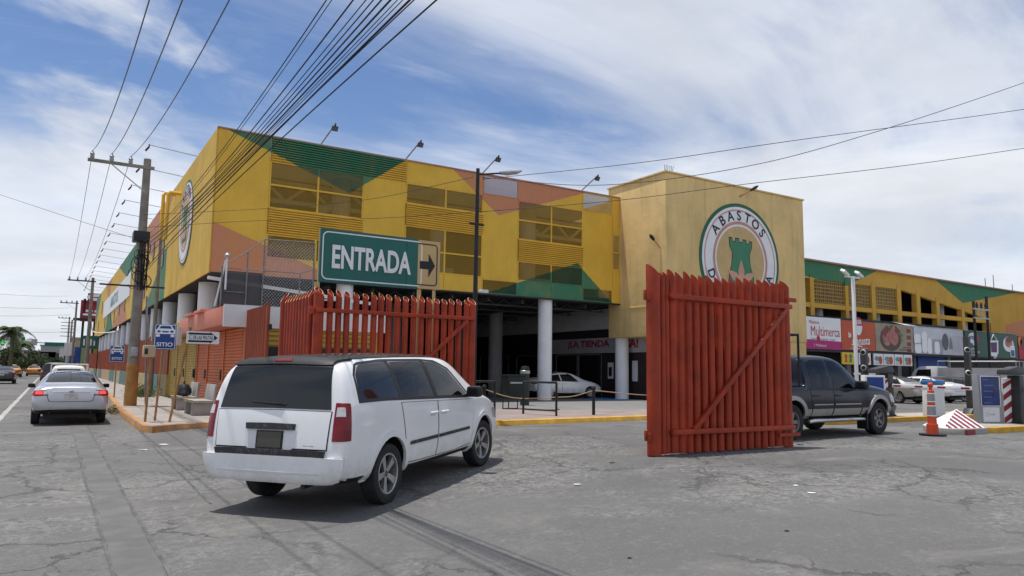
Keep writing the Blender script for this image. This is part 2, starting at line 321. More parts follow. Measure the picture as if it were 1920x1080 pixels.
# ================================================================ ground
def asphalt():
    m, nt, b, out = newmat('asphalt'); p = _pos(nt)
    big = _noise(nt, p, .13, 6, .6, .5); mid = _noise(nt, p, .9, 7, .65, .3); fine = _noise(nt, p, 38, 4, .7); grit = _noise(nt, p, 120, 2, .6)
    c = _mix(nt, _ss(nt, big, .32, .68), (.108, .105, .101), (.160, .154, .147))
    c = _mix(nt, _ss(nt, mid, .35, .75, 0, .5), c, (.10, .098, .096))
    # worn coarse stretch: pale stones between dark binder
    vo = N(nt.nodes, 'ShaderNodeTexVoronoi', i={'Scale': 14., 'Randomness': 1.}); nt.links.new(p, vo.inputs['Vector'])
    worn = _ss(nt, _noise(nt, p, .24, 5, .62, .8), .42, .60)
    c = _mix(nt, _math(nt, 'MULTIPLY', worn, _ss(nt, vo.outputs['Distance'], .5, .15, 0, .5)), c, (.29, .28, .265))
    c = _mix(nt, _math(nt, 'MULTIPLY', worn, _ss(nt, _noise(nt, p, 5.0, 8, .74, 1.8), .47, .56, 0, .75)), c, (.285, .276, .26))
    c = _mix(nt, _math(nt, 'MULTIPLY', worn, _ss(nt, _noise(nt, p, 7, 8, .74, 1.6), .51, .59, 0, .85)), c, (.07, .069, .068))
    c = _mix(nt, _ss(nt, fine, .35, .72, 0, .55), c, (.075, .074, .073)); c = _mix(nt, _ss(nt, _noise(nt, p, 13, 5, .7, .6), .52, .72, 0, .4), c, (.24, .232, .22)); c = _mix(nt, _ss(nt, grit, .62, .8, 0, .45), c, (.36, .35, .33))
    # dust and oil
    c = _mix(nt, _ss(nt, _noise(nt, p, .42, 7, .7, .8, sc=(1, 1.7, 1)), .52, .74, 0, .55), c, (.27, .25, .215))
    c = _mix(nt, _ss(nt, _noise(nt, p, .55, 8, .62, 1.4, sc=(.6, 1.5, 1)), .61, .74, 0, .5), c, (.085, .083, .083))
    c = _mix(nt, _ss(nt, _noise(nt, p, 2.6, 4, .5), .72, .77, 0, .6), c, (.06, .06, .06))
    # cracks
    dn = N(nt.nodes, 'ShaderNodeTexNoise', i={'Scale': 1.1, 'Detail': 6., 'Roughness': .68}); nt.links.new(p, dn.inputs['Vector'])
    dv = N(nt.nodes, 'ShaderNodeVectorMath', operation='MULTIPLY_ADD'); nt.links.new(dn.outputs['Color'], dv.inputs[0]); dv.inputs[1].default_value = (1.5, 1.5, 0); nt.links.new(p, dv.inputs[2])
    cr = None
    for sc, wd, th0 in ((.42, .009, .42), (1.0, .009, .50), (2.6, .011, .55)):
        v = N(nt.nodes, 'ShaderNodeTexVoronoi', feature='DISTANCE_TO_EDGE', i={'Scale': sc}); nt.links.new(dv.outputs[0], v.inputs['Vector'])
        k = _math(nt, 'MULTIPLY', _ss(nt, v.outputs['Distance'], wd*1.6, wd*.2), _ss(nt, _noise(nt, p, .22, 4, .6, .4), th0, th0+.1)); cr = k if cr is None else _math(nt, 'MAXIMUM', cr, k)
    c = _mix(nt, _math(nt, 'MULTIPLY', cr, .62), c, (.05, .048, .046))
    nt.links.new(c, b.inputs['Base Color']); b.inputs['Roughness'].default_value = .86
    h = _math(nt, 'ADD', _math(nt, 'MULTIPLY', fine, .5), _math(nt, 'MULTIPLY', _math(nt, 'MULTIPLY', worn, vo.outputs['Distance']), -1.1)); h = _math(nt, 'SUBTRACT', h, _math(nt, 'MULTIPLY', cr, 1.4))
    bn = N(nt.nodes, 'ShaderNodeBump', i={'Strength': .8, 'Distance': .016}); nt.links.new(h, bn.inputs['Height']); nt.links.new(bn.outputs[0], b.inputs['Normal'])
    return m
M_asph = asphalt()
xs = [-2500, -300, -40, -8, 0, .6]+[1+.25*i for i in range(37)]+[10.6, 12, 20, 40, 80, 400, 3000]; ys = [-120, -20, 0, 10, 20, 40, 80, 160, 400, 1200, 3500]
b = MB(); b.add([(x, y, zg(x)) for y in ys for x in xs], [(j*len(xs)+i, j*len(xs)+i+1, (j+1)*len(xs)+i+1, (j+1)*len(xs)+i) for j in range(len(ys)-1) for i in range(len(xs)-1)])
struct(b.build('ground', M_asph, smooth=True))
def strip(name, pts, wd, mat, dz=.004):
    """painted or patched strip lying on the ground"""
    b = MB(); vs = []; P = []
    for a, c in zip(pts, pts[1:]):
        n = max(2, int((Vector(c)-Vector(a)).length/.4)); P += [Vector(a).lerp(Vector(c), i/n) for i in range(n)]
    P.append(Vector(pts[-1]))
    for k, p in enumerate(P):
        t = (P[min(k+1, len(P)-1)]-P[max(k-1, 0)]).normalized(); nrm = Vector((-t.y, t.x)); ww = wd*(1+.16*math.sin(k*1.7+wd*9)+.1*math.sin(k*.61))
        for s in (-.5, 0, .5): q = p+nrm*ww*s; vs.append((q.x, q.y, zg(q.x)+dz))
    b.add(vs, [(k*3+i, k*3+i+1, (k+1)*3+i+1, (k+1)*3+i) for k in range(len(P)-1) for i in (0, 1)]); return b.build(name, mat, smooth=True)
M_patch = M('trench_patch_asphalt', (.145, .141, .136), .9, var=.18, vs=2, dirt=.3, dcol=(.12, .12, .12), bump=.4, bs=50)
M_dkline = M('dark_road_line', (.115, .114, .113), .85, var=.3, vs=3)  # dark tone shared by the trench seams and the road strip
M_line = M('worn_white_line', (.40, .39, .365), .8, var=.2, vs=2, dirt=.7, dcol=(.2, .2, .195))
struct(strip('trench_patch', [(.72, 3), (.74, 12), (.77, 24)], .36, M_patch, .005)); struct(strip('trench_seam', [(.53, 3), (.54, 8), (.53, 12), (.58, 24)], .028, M_dkline, .008)); struct(strip('trench_seam', [(.91, 3), (.925, 7), (.92, 10), (.96, 24)], .034, M_dkline, .008))
g = lambda *q: gp(*q).to_2d()
struct(strip('dark_strip', [g(395, 945), g(300, 850), g(255, 800)], .03, M_dkline, .006))  # narrow dark strip laid along the road
struct(strip('lane_line', [(-1.22, 14), (-1.2, 40), (-1.18, 110)], .15, M_line)); struct(strip('lane_line', [(-4.75, 30), (-4.75, 160)], .12, M_line))
# ---- street pavement on the left, with worn orange kerb
def slab(name, poly, z0, z1, mat, kmat=None, kw=.16, parent=None):
    o = struct(MB().prism(poly, 'z', z0, z1).build(name, mat)) if parent is None else MB().prism(poly, 'z', z0, z1).build(name, mat, parent)
    return o
k2 = [g(203, 748), g(216, 768), g(232, 786), g(250, 800), g(266, 811), g(285, 812), g(330, 807), g(400, 801)]
kb = [Vector((2.42, 140)), Vector((2.42, 60))]+k2+[Vector((5.3, k2[-1].y+.1))]
M_walk = M('pavement_concrete', (.33, .30, .27), .92, var=.14, vs=1.1, dirt=.35, dcol=(.2, .185, .17), bump=.2, bs=30)
walk = slab('pavement', [tuple(p) for p in kb]+[(5.3, 140)], -.1, .172, M_walk)
def kerb_run(path, wd, z0, z1, mat, name, parent, side=1):
    P = [Vector(p) for p in path]; b = MB()
    off = []
    for k, p in enumerate(P):
        t = (P[min(k+1, len(P)-1)]-P[max(k-1, 0)]).normalized(); off.append(p+Vector((-t.y, t.x))*wd*side)
    vs = []
    for p, q in zip(P, off):
        e = (q-p)*.12; vs += [(p.x-e.x*.6, p.y-e.y*.6, z0), (p.x, p.y, z1-.03), (p.x+e.x*1.2, p.y+e.y*1.2, z1), (q.x, q.y, z1), (q.x, q.y, z0)]
    n = 5; b.add(vs, [(k*n+i, k*n+i+1, (k+1)*n+i+1, (k+1)*n+i) for k in range(len(P)-1) for i in range(n-1)]+[(0, 1, 2, 3, 4), tuple((len(P)-1)*n+i for i in (4, 3, 2, 1, 0))])
    return b.build(name, mat, parent, smooth=True, angle=50)
kerb_run(kb, .17, -.05, .186, M_kerbo, 'kerb', walk, side=1)
# ---- market forecourt pavement with bright yellow kerb
M_pink = M('pinkish_pavement', (.28, .225, .205), .9, var=.12, vs=1.2, dirt=.3, dcol=(.22, .2, .19), bump=.15, bs=30)
fk = [(9.15, 24), (9.15, 17.0), (9.35, 16.62), (9.8, 16.5), (12, 16.62), (15.4, 16.85), (18, 17.0), (20, 17.15), (20.6, 17.6), (20.7, 18.3)]
fore = slab('forecourt_pavement', fk+[(20.7, 19.9), (15, 20.6), (9.4, 24)], .1, .352, M_pink)
kerb_run(fk, .26, .1, .372, M_kerb, 'kerb', fore, side=-1 if False else 1)
M_lotpaint = M('pale_lot_surface', (.21, .207, .20), .9, var=.12, vs=.8, dirt=.3, dcol=(.2, .2, .2))
struct(MB().prism([(9.5, 24.2), (15, 20.8), (21, 20.1), (26, 20.6), (26, 29), (9.5, 29)], 'z', .15, .2455).build('forecourt_lot', M_lotpaint))
M_bluep = M('blue_paving_paint', (.06, .20, .38), .8, var=.15, vs=2, dirt=.3, dcol=(.3, .33, .36))
struct(MB().prism([(23.6, 29.6), (26.6, 29.4), (26.6, 33.2), (24.8, 33.4)], 'z', .2, .2485).build('accessible_bay_paint', M_bluep))
# ---- barrier islands
def island(name, x0, x1, y0, y1, label):
    o = struct(MB().prism([(x0, (y0+y1)/2+.25), (x0+.12, y0+.2), (x0+.35, y0), (x1, y0), (x1, y1), (x0+.35, y1), (x0+.12, y1-.2)], 'z', .15, .386).build(name, M_kerb, bevel=.025))
    MB().prism([(x0+.5, y0+.2), (x1-.1, y0+.2), (x1-.1, y1-.2), (x0+.5, y1-.2)], 'z', .3, .39).build('island_top', M_conc, o); return o
island('barrier_island', 20.3, 60, 9.56, 10.95, ''); island('barrier_island', 18.9, 60, 13.2, 14.75, '')
# ================================================================ market building
mk = wthing('market_building', 'yellow market hall with green and peach triangles and white columns', 'building', (5, 30, .24))
def panel(x0, x1, z0, z1): bx('panel', x0+.008, x1-.008, 29.96, 30.02, z0+.006, z1-.006, MF, mk)
def ribbed(x0, x1, z0, z1):
    b = MB(); n = int(round((z1-z0)/.1)); pts = []
    for i in range(n):
        z = z0+(z1-z0)*i/n; d = (z1-z0)/n; pts += [(29.985, z), (29.985, z+d*.3), (29.89, z+d*.42), (29.89, z+d*.86)]
    pts += [(29.985, z1)]; m_ = len(pts)
    b.add([(x, p[0], p[1]) for x in (x0+.01, x1-.01) for p in pts], [(k, k+1, m_+k+1, m_+k) for k in range(m_-1)]); b.box(x0+.01, x1-.01, 29.99, 30.02, z0, z1)
    b.build('ribbed_panel', MF, mk)
def window(xs_, zs_, part='screen_window'):
    x0, x1, z0, z1 = xs_[0], xs_[-1], zs_[0], zs_[-1]
    wd = bx(part, x0+.02, x1-.02, 29.985, 29.99, z0+.02, z1-.02, MFS, mk); b = MB(); t = .035
    for x in xs_[1:-1]: b.box(x-t, x+t, 29.94, 29.982, z0, z1)
    for z in zs_[1:-1]: b.box(x0, x1, 29.945, 29.98, z-t, z+t)
    b.box(x0, x0+.05, 29.95, 30.0, z0+.05, z1-.05); b.box(x1-.05, x1, 29.95, 30.0, z0+.05, z1-.05); b.box(x0, x1, 29.95, 30.0, z0, z0+.05); b.box(x0, x1, 29.95, 30.0, z1-.05, z1)
    o = b.build('window_frame', MF); o.parent = wd; o.matrix_parent_inverse = Matrix.Identity(4)
T, A1, A2, A3, A4, A5, B0 = 11.05, 10.05, 9.07, 8.1, 7.02, 6.05, 5.3
panel(4.95, 7, B0, T); ribbed(7, 13, A1, T); window([7, 9, 11], [A3, A2, A1]); ribbed(7, 11, A4, A3); window([7, 9], [A5, A4]); window([9, 11], [A5, A4]); panel(7, 9, B0, A5); panel(9, 11, B0, A5); panel(11, 13, B0, A1)
panel(13, 17, A1, T); window([13, 15, 17], [9.1, A1]); ribbed(13, 17, A3, 9.1); window([13, 15, 17], [A5, A4, A3]); panel(13, 15, B0, A5); panel(15, 17, B0, A5)
window([17, 19], [A1+.05, T]); panel(17, 19, 6, A1+.05); window([17, 19], [B0, 6])
panel(19, 23, A1, T); window([19, 21, 23], [A3, A2, A1]); ribbed(19, 23, A4, A3); window([19, 21, 23], [A5, A4]); panel(19, 21, B0, A5); panel(21, 23, B0, A5)
window([23, 25], [A1, T]); panel(23, 25, 6, A1); window([23, 25], [B0, 6])
panel(25, 25.5, B0, 7.1); panel(25, 25.5, 9.0, T); window([25.0, 25.5], [7.1, 8.03, 9.0])
bx('roof_trim', 4.9, 25.5, 29.90, 30.06, T, T+.05, M_terra, mk); bx('soffit_trim', 4.95, 25.5, 29.93, 30.05, B0-.07, B0, M_dark, mk)
# street side (faces -X)
yy = 30.0; k = 0
M_slit = M('slit_window_dark', (.05, .045, .03), .4)
while yy < 119:
    y1 = yy+3.0; zlo, zhi = B0, T
    bx('street_panel', 4.90, 4.955, yy+.012, y1-.012, zlo, zhi, MS, mk)
    yy = y1; k += 1
for y, z0, z1, wd in [(44.6, 7.2, 9.6, .9), (49.5, 8.2, 9.3, .8), (53.5, 6.1, 7.6, .8), (58, 6.2, 8.6, .7), (61, 9, 10.2, .7), (69, 6.2, 7.6, .8), (75, 6.2, 7.8, .8), (81, 5.8, 7.0, .8), (87, 6.2, 7.4, .8), (96, 5.9, 7.0, .8), (104, 8, 9.6, .8), (110, 5.9, 7.4, .8)]:
    bx('slit_window', 4.86, 4.899, y, y+wd, z0, z1, M_slit, mk)
for y, zt in ((38.4, 10.25), (40.4, 10.6)):      # yellow bent pipes
    MB().tube([(4.9, y+.9, zt), (4.4, y+.9, zt), (4.32, y+.9, zt-.12), (4.32, y+.9, zt-2.4)], .09, 8).build('downpipe', MS, mk, smooth=True)
bx('street_banner', 4.84, 4.885, 65, 100, 7.15, 9.1, M_swhite, mk); text('ABASTOS', 1.5, M_sgreen, 'banner_lettering', mk, (4.83, 82.5, 8.1), RL, .004, .02, 1.6)
M_lightsheet, nt_, b_, out_ = newmat('added_light_sheet'); b_.inputs['Base Color'].default_value = (.5, .45, .35, 1); tl_ = N(nt_.nodes, 'ShaderNodeBsdfTranslucent'); tl_.inputs[0].default_value = (.5, .44, .32, 1); mx_ = N(nt_.nodes, 'ShaderNodeMixShader', i={0: .45}); nt_.links.new(b_.outputs[0], mx_.inputs[1]); nt_.links.new(tl_.outputs[0], mx_.inputs[2]); nt_.links.new(mx_.outputs[0], out_.inputs[0])  # made-up translucent sheet that lets daylight onto the trusses
# columns, soffit, roof, inside
def column(x, y, r=.36, z1=5.3, m=M_colw): return MB().lathe([(0, .2), (r, .2), (r, z1), (0, z1)], 28, Matrix.Translation((x, y, 0))).build('column', m, mk, smooth=True)
for x in (10.5, 21.0, 26.05): column(x, 30.45)
for y in range(34, 118, 6): column(5.6, y, .42)
bx('soffit', 5.0, 60, 30.05, 60, 5.33, 5.55, M_innershade, mk); bx('street_soffit', 4.97, 9, 60, 120, 5.33, 5.5, M_innershade, mk)
bx('roof', 5.0, 42, 34.2, 60, 10.4, 10.5, M_terra, mk); bx('added_translucent_roof', 5.0, 25.4, 31.2, 34.19, 10.44, 10.47, M_lightsheet, mk); bx('street_roof', 5.0, 30, 60.02, 120, 10.4, 10.5, M_terra, mk); bx('end_wall', 4.97, 30, 119.9, 120, .2, 11, MS, mk)  # translucent sheet added to brighten the trusses behind the screens
bx('inner_wall', 9.3, 9.5, 33, 119.8, .2, 5.3, M_innershade, mk); bx('back_wall', 9.55, 26.6, 52, 52.2, .2, 5.3, M_innershade, mk); bx('sky_block_wall', 5.1, 25.4, 34.15, 34.3, 5.6, 10.7, M('sky_block_tone', (.17, .125, .05), .9), mk)  # upper wall added to block the sky behind the window screens
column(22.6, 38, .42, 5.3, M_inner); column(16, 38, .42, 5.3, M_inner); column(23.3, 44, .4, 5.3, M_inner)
b = MB()
for x in range(10, 26, 2): b.bar((x, 31, 5.15), (x, 50, 5.15), .10, .2)
for y in range(32, 50, 3):
    b.bar((9.6, y, 5.0), (26, y, 5.0), .08, .08)
    for x in range(10, 26): b.bar((x, y, 5.0), (x+.5, y, 5.3), .04, .04); b.bar((x+.5, y, 5.3), (x+1, y, 5.0), .04, .04)
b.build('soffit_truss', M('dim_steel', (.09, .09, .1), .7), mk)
b = MB()
for z in (10.0, 9.15): b.bar((5.2, 33.2, z), (25.4, 33.2, z), .16, .2)
for i in range(20): b.bar((5.5+i, 33.2, 9.15 if i % 2 else 10), (6.5+i, 33.2, 10 if i % 2 else 9.15), .14, .14)
b.bar((7.2, 33.0, 7.2), (11, 33.0, 9.4), .3, .3)
b.bar((13.2, 33.0, 6.6), (17, 33.0, 6.6), .25, .4); b.bar((19, 33, 6.5), (23, 33, 6.5), .25, .35)
b.build('upper_truss', M_truss, mk)
for x in (10.9, 15.95, 21.3): MB().lathe([(0, 5.6), (.42, 5.6), (.42, 10.4), (0, 10.4)], 20, Matrix.Translation((x, 32.6, 0))).build('upper_column', M_truss, mk, smooth=True)
# roof floodlights on arms
G_lamp = M('lamp_lens', (.10, .10, .11), .2)
def floodlight(name, base, tip, label, group):
    t = thing(name, label, 'floodlight', base, group=group); d = Vector(tip)-Vector(base)
    small = abs(d.x) > 1; MB().tube([(0, 0, 0), tuple(d)], .02 if small else .032, 6).build('arm', M_grey, t, smooth=True)
    MB().bar(tuple(d+Vector((0, 0, .02))), tuple(d+Vector((0, 0, -.12))), .05).build('bracket', M_dark, t)
    h = MB().box(-.17, .17, -.06, .06, -.28, 0).build('lamp_head', M_dark, t, bevel=.02); h.location = d+Vector((0, 0, -.1)); h.scale = (.45, .6, .8) if small else (.75, .75, .75); h.rotation_euler = (R_(35), 0, 0) if abs(d.y) > abs(d.x) else (R_(35), 0, R_(90))
    MB().box(-.15, .15, -.07, -.061, -.26, -.03).build('lens', G_lamp, h)
for px, lab in ((600, 'first'), (760, 'second'), (905, 'third'), (1090, 'fourth')):
    p = onY(px, 300, 30); floodlight('floodlight', (p.x, 30.0, 11.1), (p.x+.25, 28.9, 11.75), lab+' roof floodlight counted from the corner on the entrance facade', 'floodlights on the entrance facade roof')
for i in range(18):
    y = 34.9+4.25*i; floodlight('floodlight', (4.92, y, 11.1), (2.95, y, 11.28), ('first second third fourth fifth sixth seventh eighth ninth tenth eleventh twelfth thirteenth fourteenth fifteenth sixteenth seventeenth eighteenth'.split()[i])+' floodlight arm over the street, counted from the near corner of the roof', 'floodlight arms along the street roof edge')
# ---- shop inside, under the tower
sh = wthing('corner_shop', 'dim shop with white fascia and red lettering behind the columns', 'shop', (27, 31, .24))
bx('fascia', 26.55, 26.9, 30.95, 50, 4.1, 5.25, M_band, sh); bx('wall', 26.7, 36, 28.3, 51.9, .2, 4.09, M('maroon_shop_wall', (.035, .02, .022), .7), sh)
bx('sign_board', 26.62, 26.695, 28.9, 38.4, 2.75, 3.62, M('sign_greyish_white', (.40, .39, .41), .7), sh)
M_mag = M('magenta_letters', (.33, .015, .06), .6)
text('¡LA TIENDA', .62, M_mag, 'lettering', sh, (26.605, 34.15, 3.24), RL, .006, .018, fit=3.9, capz=.5); text('SA!', .62, M_mag, 'lettering', sh, (26.605, 30.25, 3.24), RL, .006, .018, fit=1.0, capz=.48)
bx('red_board', 26.6, 26.69, 27.0+1.35, 28.85, 2.8, 3.62, M('red_board', (.4, .02, .03), .6), sh)
for y0, y1 in ((35.2, 37.4), (32.9, 35.1), (39, 42), (43, 47)):
    d = bx('shop_door', 26.66, 26.695, y0, y1, .26, 2.7, glass('shop_glass', trans=0), sh); fr = MB()
    for y in (y0, y1-.06): fr.box(26.63, 26.66, y, y+.06, .26, 2.7)
    fr.box(26.63, 26.66, y0, y1, 2.64, 2.7); o = fr.build('door_frame', M_grey); o.parent = d
wc = bx('accessibility_sign', 26.64, 26.69, 31.9, 32.35, 1.3, 2.2, M_swhite, sh); o = bx('pictogram', 26.62, 26.638, 32.0, 32.25, 1.45, 1.95, M_sblack); o.parent = wc
bx('notice', 26.64, 26.69, 29.9, 30.3, 1.2, 2.3, M_band, sh)
# ================================================================ tower with the emblem
tw = wthing('entrance_tower', 'tan stucco tower block with round market emblem', 'building', (30, 26.43, .24))
tb = MB(); tb.box(25.5, 36.32, 26.43, 30.9, 3.5, 11.72); tb.build('tower_wall', M_tower, tw, bevel=.03)
bx('parapet', 25.44, 36.38, 26.37, 30.95, 11.721, 11.80, M_tower, tw); bx('tower_back', 27.0, 36.3, 30.91, 36.5, 5.3, 11.6, M_tower, tw)
bx('pier', 33.2, 36.32, 26.5, 28.2, .2, 3.5, M_tower, tw); bx('wall_patch', 25.46, 25.499, 26.6, 29.9, 5.0, 5.05, M_tower, tw)
b = MB()
for i in range(6): b.tube([(25.6+.12*i, 26.6+.05*(i % 3), 11.79), (25.62+.12*i, 26.6, 12.1+.05*(i % 2)), (25.62+.12*i+.08*(i % 2), 26.62, 12.16)], .012, 5)
b.build('rebar', M_dark, tw)
def wall_lamp(p, d, label):
    t = thing('wall_lamp', label, 'lamp', p); d = Vector(d); d = d*.85; MB().tube([(0, 0, 0), tuple(d*.6)], .03, 8).build('arm', M_ochre, t, smooth=True)
    b = MB(); b.tube([tuple(d*.55), tuple(d*.65), tuple(d*.85), tuple(d)], [.04, .08, .095, .03], 10); b.build('lamp_head', M_dark, t, smooth=True)
wall_lamp((30.92, 26.43, 11.2), (1.1, -.6, .75), 'street lamp on an arm above the round emblem of the tan tower'); wall_lamp((25.5, 26.85, 7.9), (-.55, .3, .8), 'leaning dark lamp on the left flank of the tan tower')
def emblem(name, label, loc, rot, r, full):
    t = thing(name, label, 'emblem', loc, rot); s = r/3.11
    bd = MB().prism(ell(0, 0, r, r, 72), 'z', 0, .03).build('green_disc', M('emblem_green', (.03, .13, .07), .6), t)
    MB().prism(ell(0, 0, 2.92*s, 2.92*s, 72), 'z', .032, .04).build('white_disc', M_swhite, t); mp = M('emblem_pink', (.55, .27, .24), .6)
    ring('pink_ring', 2.70*s, 2.77*s, mp, t, .042); ring('pink_ring', 1.97*s, 2.13*s, mp, t, .042)
    MB().prism(ell(0, 0, 1.86*s, 1.86*s, 60), 'z', .042, .048).build('tan_disc', M_stan, t)
    for ch, a in zip('ABASTOS', (127.5, 110.5, 94, 78, 62, 46, 30)):
        an = R_(a+14); text(ch, .74*s, M_sblack, 'letter', t, (2.42*s*math.cos(an), 2.42*s*math.sin(an), .05), (0, 0, an-math.pi/2), .004, .012*s)
    if full:
        for ch, a in (('D', 201), ('A', -21)): an = R_(a); text(ch, .7*s, M_sblack, 'letter', t, (2.42*s*math.cos(an), 2.42*s*math.sin(an), .05), (0, 0, an+math.pi/2), .004, .012*s)
    sk = [(-.86, 1.14), (-.62, 1.16), (-.6, .98), (-.42, .97), (-.4, 1.16), (-.1, 1.15), (-.08, .97), (.12, .97), (.14, 1.13), (.42, 1.12), (.44, .94), (.62, .94), (.64, 1.1), (.86, 1.05), (.82, .7), (.66, .35), (.7, -.2), (.92, -.8), (.95, -1.35), (-.9, -1.35), (-.9, -.8), (-.7, -.2), (-.64, .35), (-.84, .7)]
    flat('sack_outline', [(x*1.07*s, y*1.05*s) for x, y in sk], M_sblack, t, .050, .003); flat('sack', [(x*s, y*s) for x, y in sk], M('sack_green', (.055, .22, .12), .6), t, .054, .004)
    leaf = [(0, 0), (.2, .3), (.24, .6), (.1, 1.0), (0, 1.2), (-.1, 1.0), (-.24, .6), (-.2, .3)]
    for a in (0, 62, -62):
        c_, s_ = math.cos(R_(a)), math.sin(R_(a)); flat('petal', [((x*c_-y*s_)*s, (x*s_+y*c_-1.15)*s) for x, y in leaf], M_stan if False else mp2, t, .060+abs(a)*.00002, .004)
    return t
mp2 = M('emblem_peach', (.60, .34, .24), .6)
emblem('market_emblem', 'round white and green emblem with sack on the tan tower', (30.89, 26.43, 7.69), RX, 3.11, True)
emblem('street_emblem', 'round emblem on the yellow street wall seen at a sharp angle', (4.90, 36.9, 8.37), RL, 2.03, False)
# ================================================================ right block with shops
rb = wthing('shop_block', 'long yellow block with green triangles above the row of shop signs', 'building', (50, 31, .24))
zx = lambda x: onY(1480+x/4.364, 560, 31).x
prof = [(34, 8.15), (53.7, 8.15), (54.3, 8.1), (56, 7.88), (58.6, 7.54), (62.3, 7.1), (66.2, 6.58), (67, 6.5), (67, 5.0), (110, 5.0), (110, 8.9), (73.5, 9.32), (34, 9.42)]
MB().prism(prof, 'y', 30.9, 31.2).build('frieze', M_right, rb); MB().prism([(34, 9.425), (110, 8.92), (110, 9.0), (34, 9.52)], 'y', 30.7, 45).build('roof_edge', M_terra, rb)
pil = [(158, 190), (445, 470), (660, 692), (868, 900), (1025, 1055), (1185, 1212), (1390, 1412), (1590, 1612)]
for a, c in pil: bx('pillar', zx(a), zx(c), 30.85, 31.25, .2, 8.4 if zx(c) < 54 else 8.4-(zx(c)-54)*.12, M_right, rb)
bx('beam', 34, 67.2, 30.88, 31.22, 6.2, 6.52, M_right, rb); bx('sill_beam', 34, 67.2, 30.88, 31.22, 4.6, 5.0, M_right, rb)
lat = M('lattice_block', (.30, .20, .07), .85)
for (a, c) in ((190, 445), (470, 660), (692, 868)):
    x0, x1 = zx(a), zx(c); b = MB(); n = 8
    for i in range(n+1): x = x0+(x1-x0)*i/n; b.box(x-.05, x+.05, 31.0, 31.15, 6.55, 8.15)
    for i in range(7): z = 6.6+1.5*i/6; b.box(x0, x1, 30.98, 31.13, z-.045, z+.045)
    for i in range(n):
        for j in range(6): x = x0+(x1-x0)*(i+.5)/n; z = 6.6+1.5*(j+.5)/6; b.box(x-.06, x+.06, 31.02, 31.12, z-.07, z+.07)
    stuff(b.build('lattice_screen', lat, rb))
bx('back_wall', 34, 110, 36, 36.2, .2, 9, M_innershade, rb); bx('floor_slab', 34, 110, 31.3, 35.9, 4.4, 4.6, M_innershade, rb); bx('roof_slab', 34, 110, 31.3, 45, 8.75, 8.9, M_innershade, rb)
for x in (45.6, 49.3, 52.5, 55.3, 58, 61.6, 65.2): MB().lathe([(0, 4.6), (.3, 4.6), (.3, 8.7), (0, 8.7)], 14, Matrix.Translation((x, 32.2, 0))).build('inner_column', M_colw, rb, smooth=True)
bx('shop_front', 36.4, 110, 30.2, 30.4, .2, 4.4, M('shop_front_dark', (.03, .028, .028), .6), rb); bx('canopy_slab', 36.4, 66, 28.6, 30.9, 5.15, 5.2, M_conc, rb)
bx('canopy_beam', 36.4, 66, 28.62, 28.9, 3.12, 3.28, M_dark, rb)
for x in (40, 45.3, 51.3, 53.4, 58): bx('shop_pier', x, x+.45, 29.95, 30.3, .2, 3.3, M_inner, rb)
bx('blue_shutter', 53.7, 57.4, 29.8, 29.95, .24, 3.3, M('shop_blue', (.02, .075, .36), .5, var=.1), rb)
bx('olive_door', 47.8, 49.0, 29.9, 30.1, .24, 2.3, M('olive_paint', (.13, .13, .05), .6), rb)
for x, h in ((71, 1.2), (72.5, 1.6), (76, 1.0)): MB().tube([(x, 33, 9.0), (x, 33, 9.4+h)], .03, 5).build('aerial', M_dark, rb)
so_ = wthing('solar_panel', 'dark solar panel tilted on the roof of the right block', 'panel', (48, 33, 9.5)); MB().add([(46.6, 32, 9.62), (50, 32, 9.62), (50, 34, 10.0), (46.6, 34, 10.0), (46.6, 32, 9.7), (50, 32, 9.7), (50, 34, 10.08), (46.6, 34, 10.08)], [(0, 1, 2, 3), (4, 5, 6, 7), (0, 1, 5, 4), (1, 2, 6, 5), (2, 3, 7, 6), (3, 0, 4, 7)]).build('panel', M_dark, so_)
b = MB()
for x in (46.9, 49.6): b.bar((x, 33.6, 9.3), (x, 33.6, 9.94), .06); b.bar((x, 32.3, 9.3), (x, 32.3, 9.66), .06)
b.build('stand', M_dark, so_)
# shop signs: boards about 3.5 m wide and 2 m high
def board(name, label, x0, x1, z0, z1, mat, y=28.5):
    t = thing(name, label, 'sign', ((x0+x1)/2, y, (z0+z1)/2), RX); W, H = (x1-x0)/2, (z1-z0)/2
    MB().box(-W, W, -H, H, -.08, 0).build('board', mat, t); return t, W, H
F = lambda n, p, m, t, z=.004: flat(n, p, m, t, z, .004)
mpk = M('print_magenta', (.40, .02, .16), .5); mrd = M('print_red', (.42, .015, .035), .5); mor = M('print_orange', (.50, .085, .03), .5); mgb = M('print_greige', (.33, .27, .2), .5, var=.15); mgr = M('print_dark_green', (.012, .085, .055), .45); mgy = M('print_grey', (.33, .35, .40), .5, var=.15); mpn = M('print_meat', (.42, .15, .13), .5, var=.35, vs=5); mmr = M('print_meat_dark', (.2, .05, .04), .5, var=.4, vs=6); mbw = M('print_bowl', (.09, .06, .05), .5); mlf = M('print_leaf', (.12, .2, .06), .5); mbl = M('print_blue_grey', (.20, .25, .36), .5)
t, W, H = board('shop_sign', 'white and magenta sign with red lettering next to the tan tower', 36.5, 42.6, 3.28, 5.26, M_swhite)
F('magenta_strip', [(-W, -H), (W, -H), (W, -H+.52), (-W, -H+.62)], mpk, t); text('Multimerca', .86, mrd, 'lettering', t, (1.45, .12, .004), ext=.004, bold=.0, fit=2.9, capz=.6); text('Plásticos', .3, mpk, 'lettering', t, (.35, .66, .004), ext=.004)
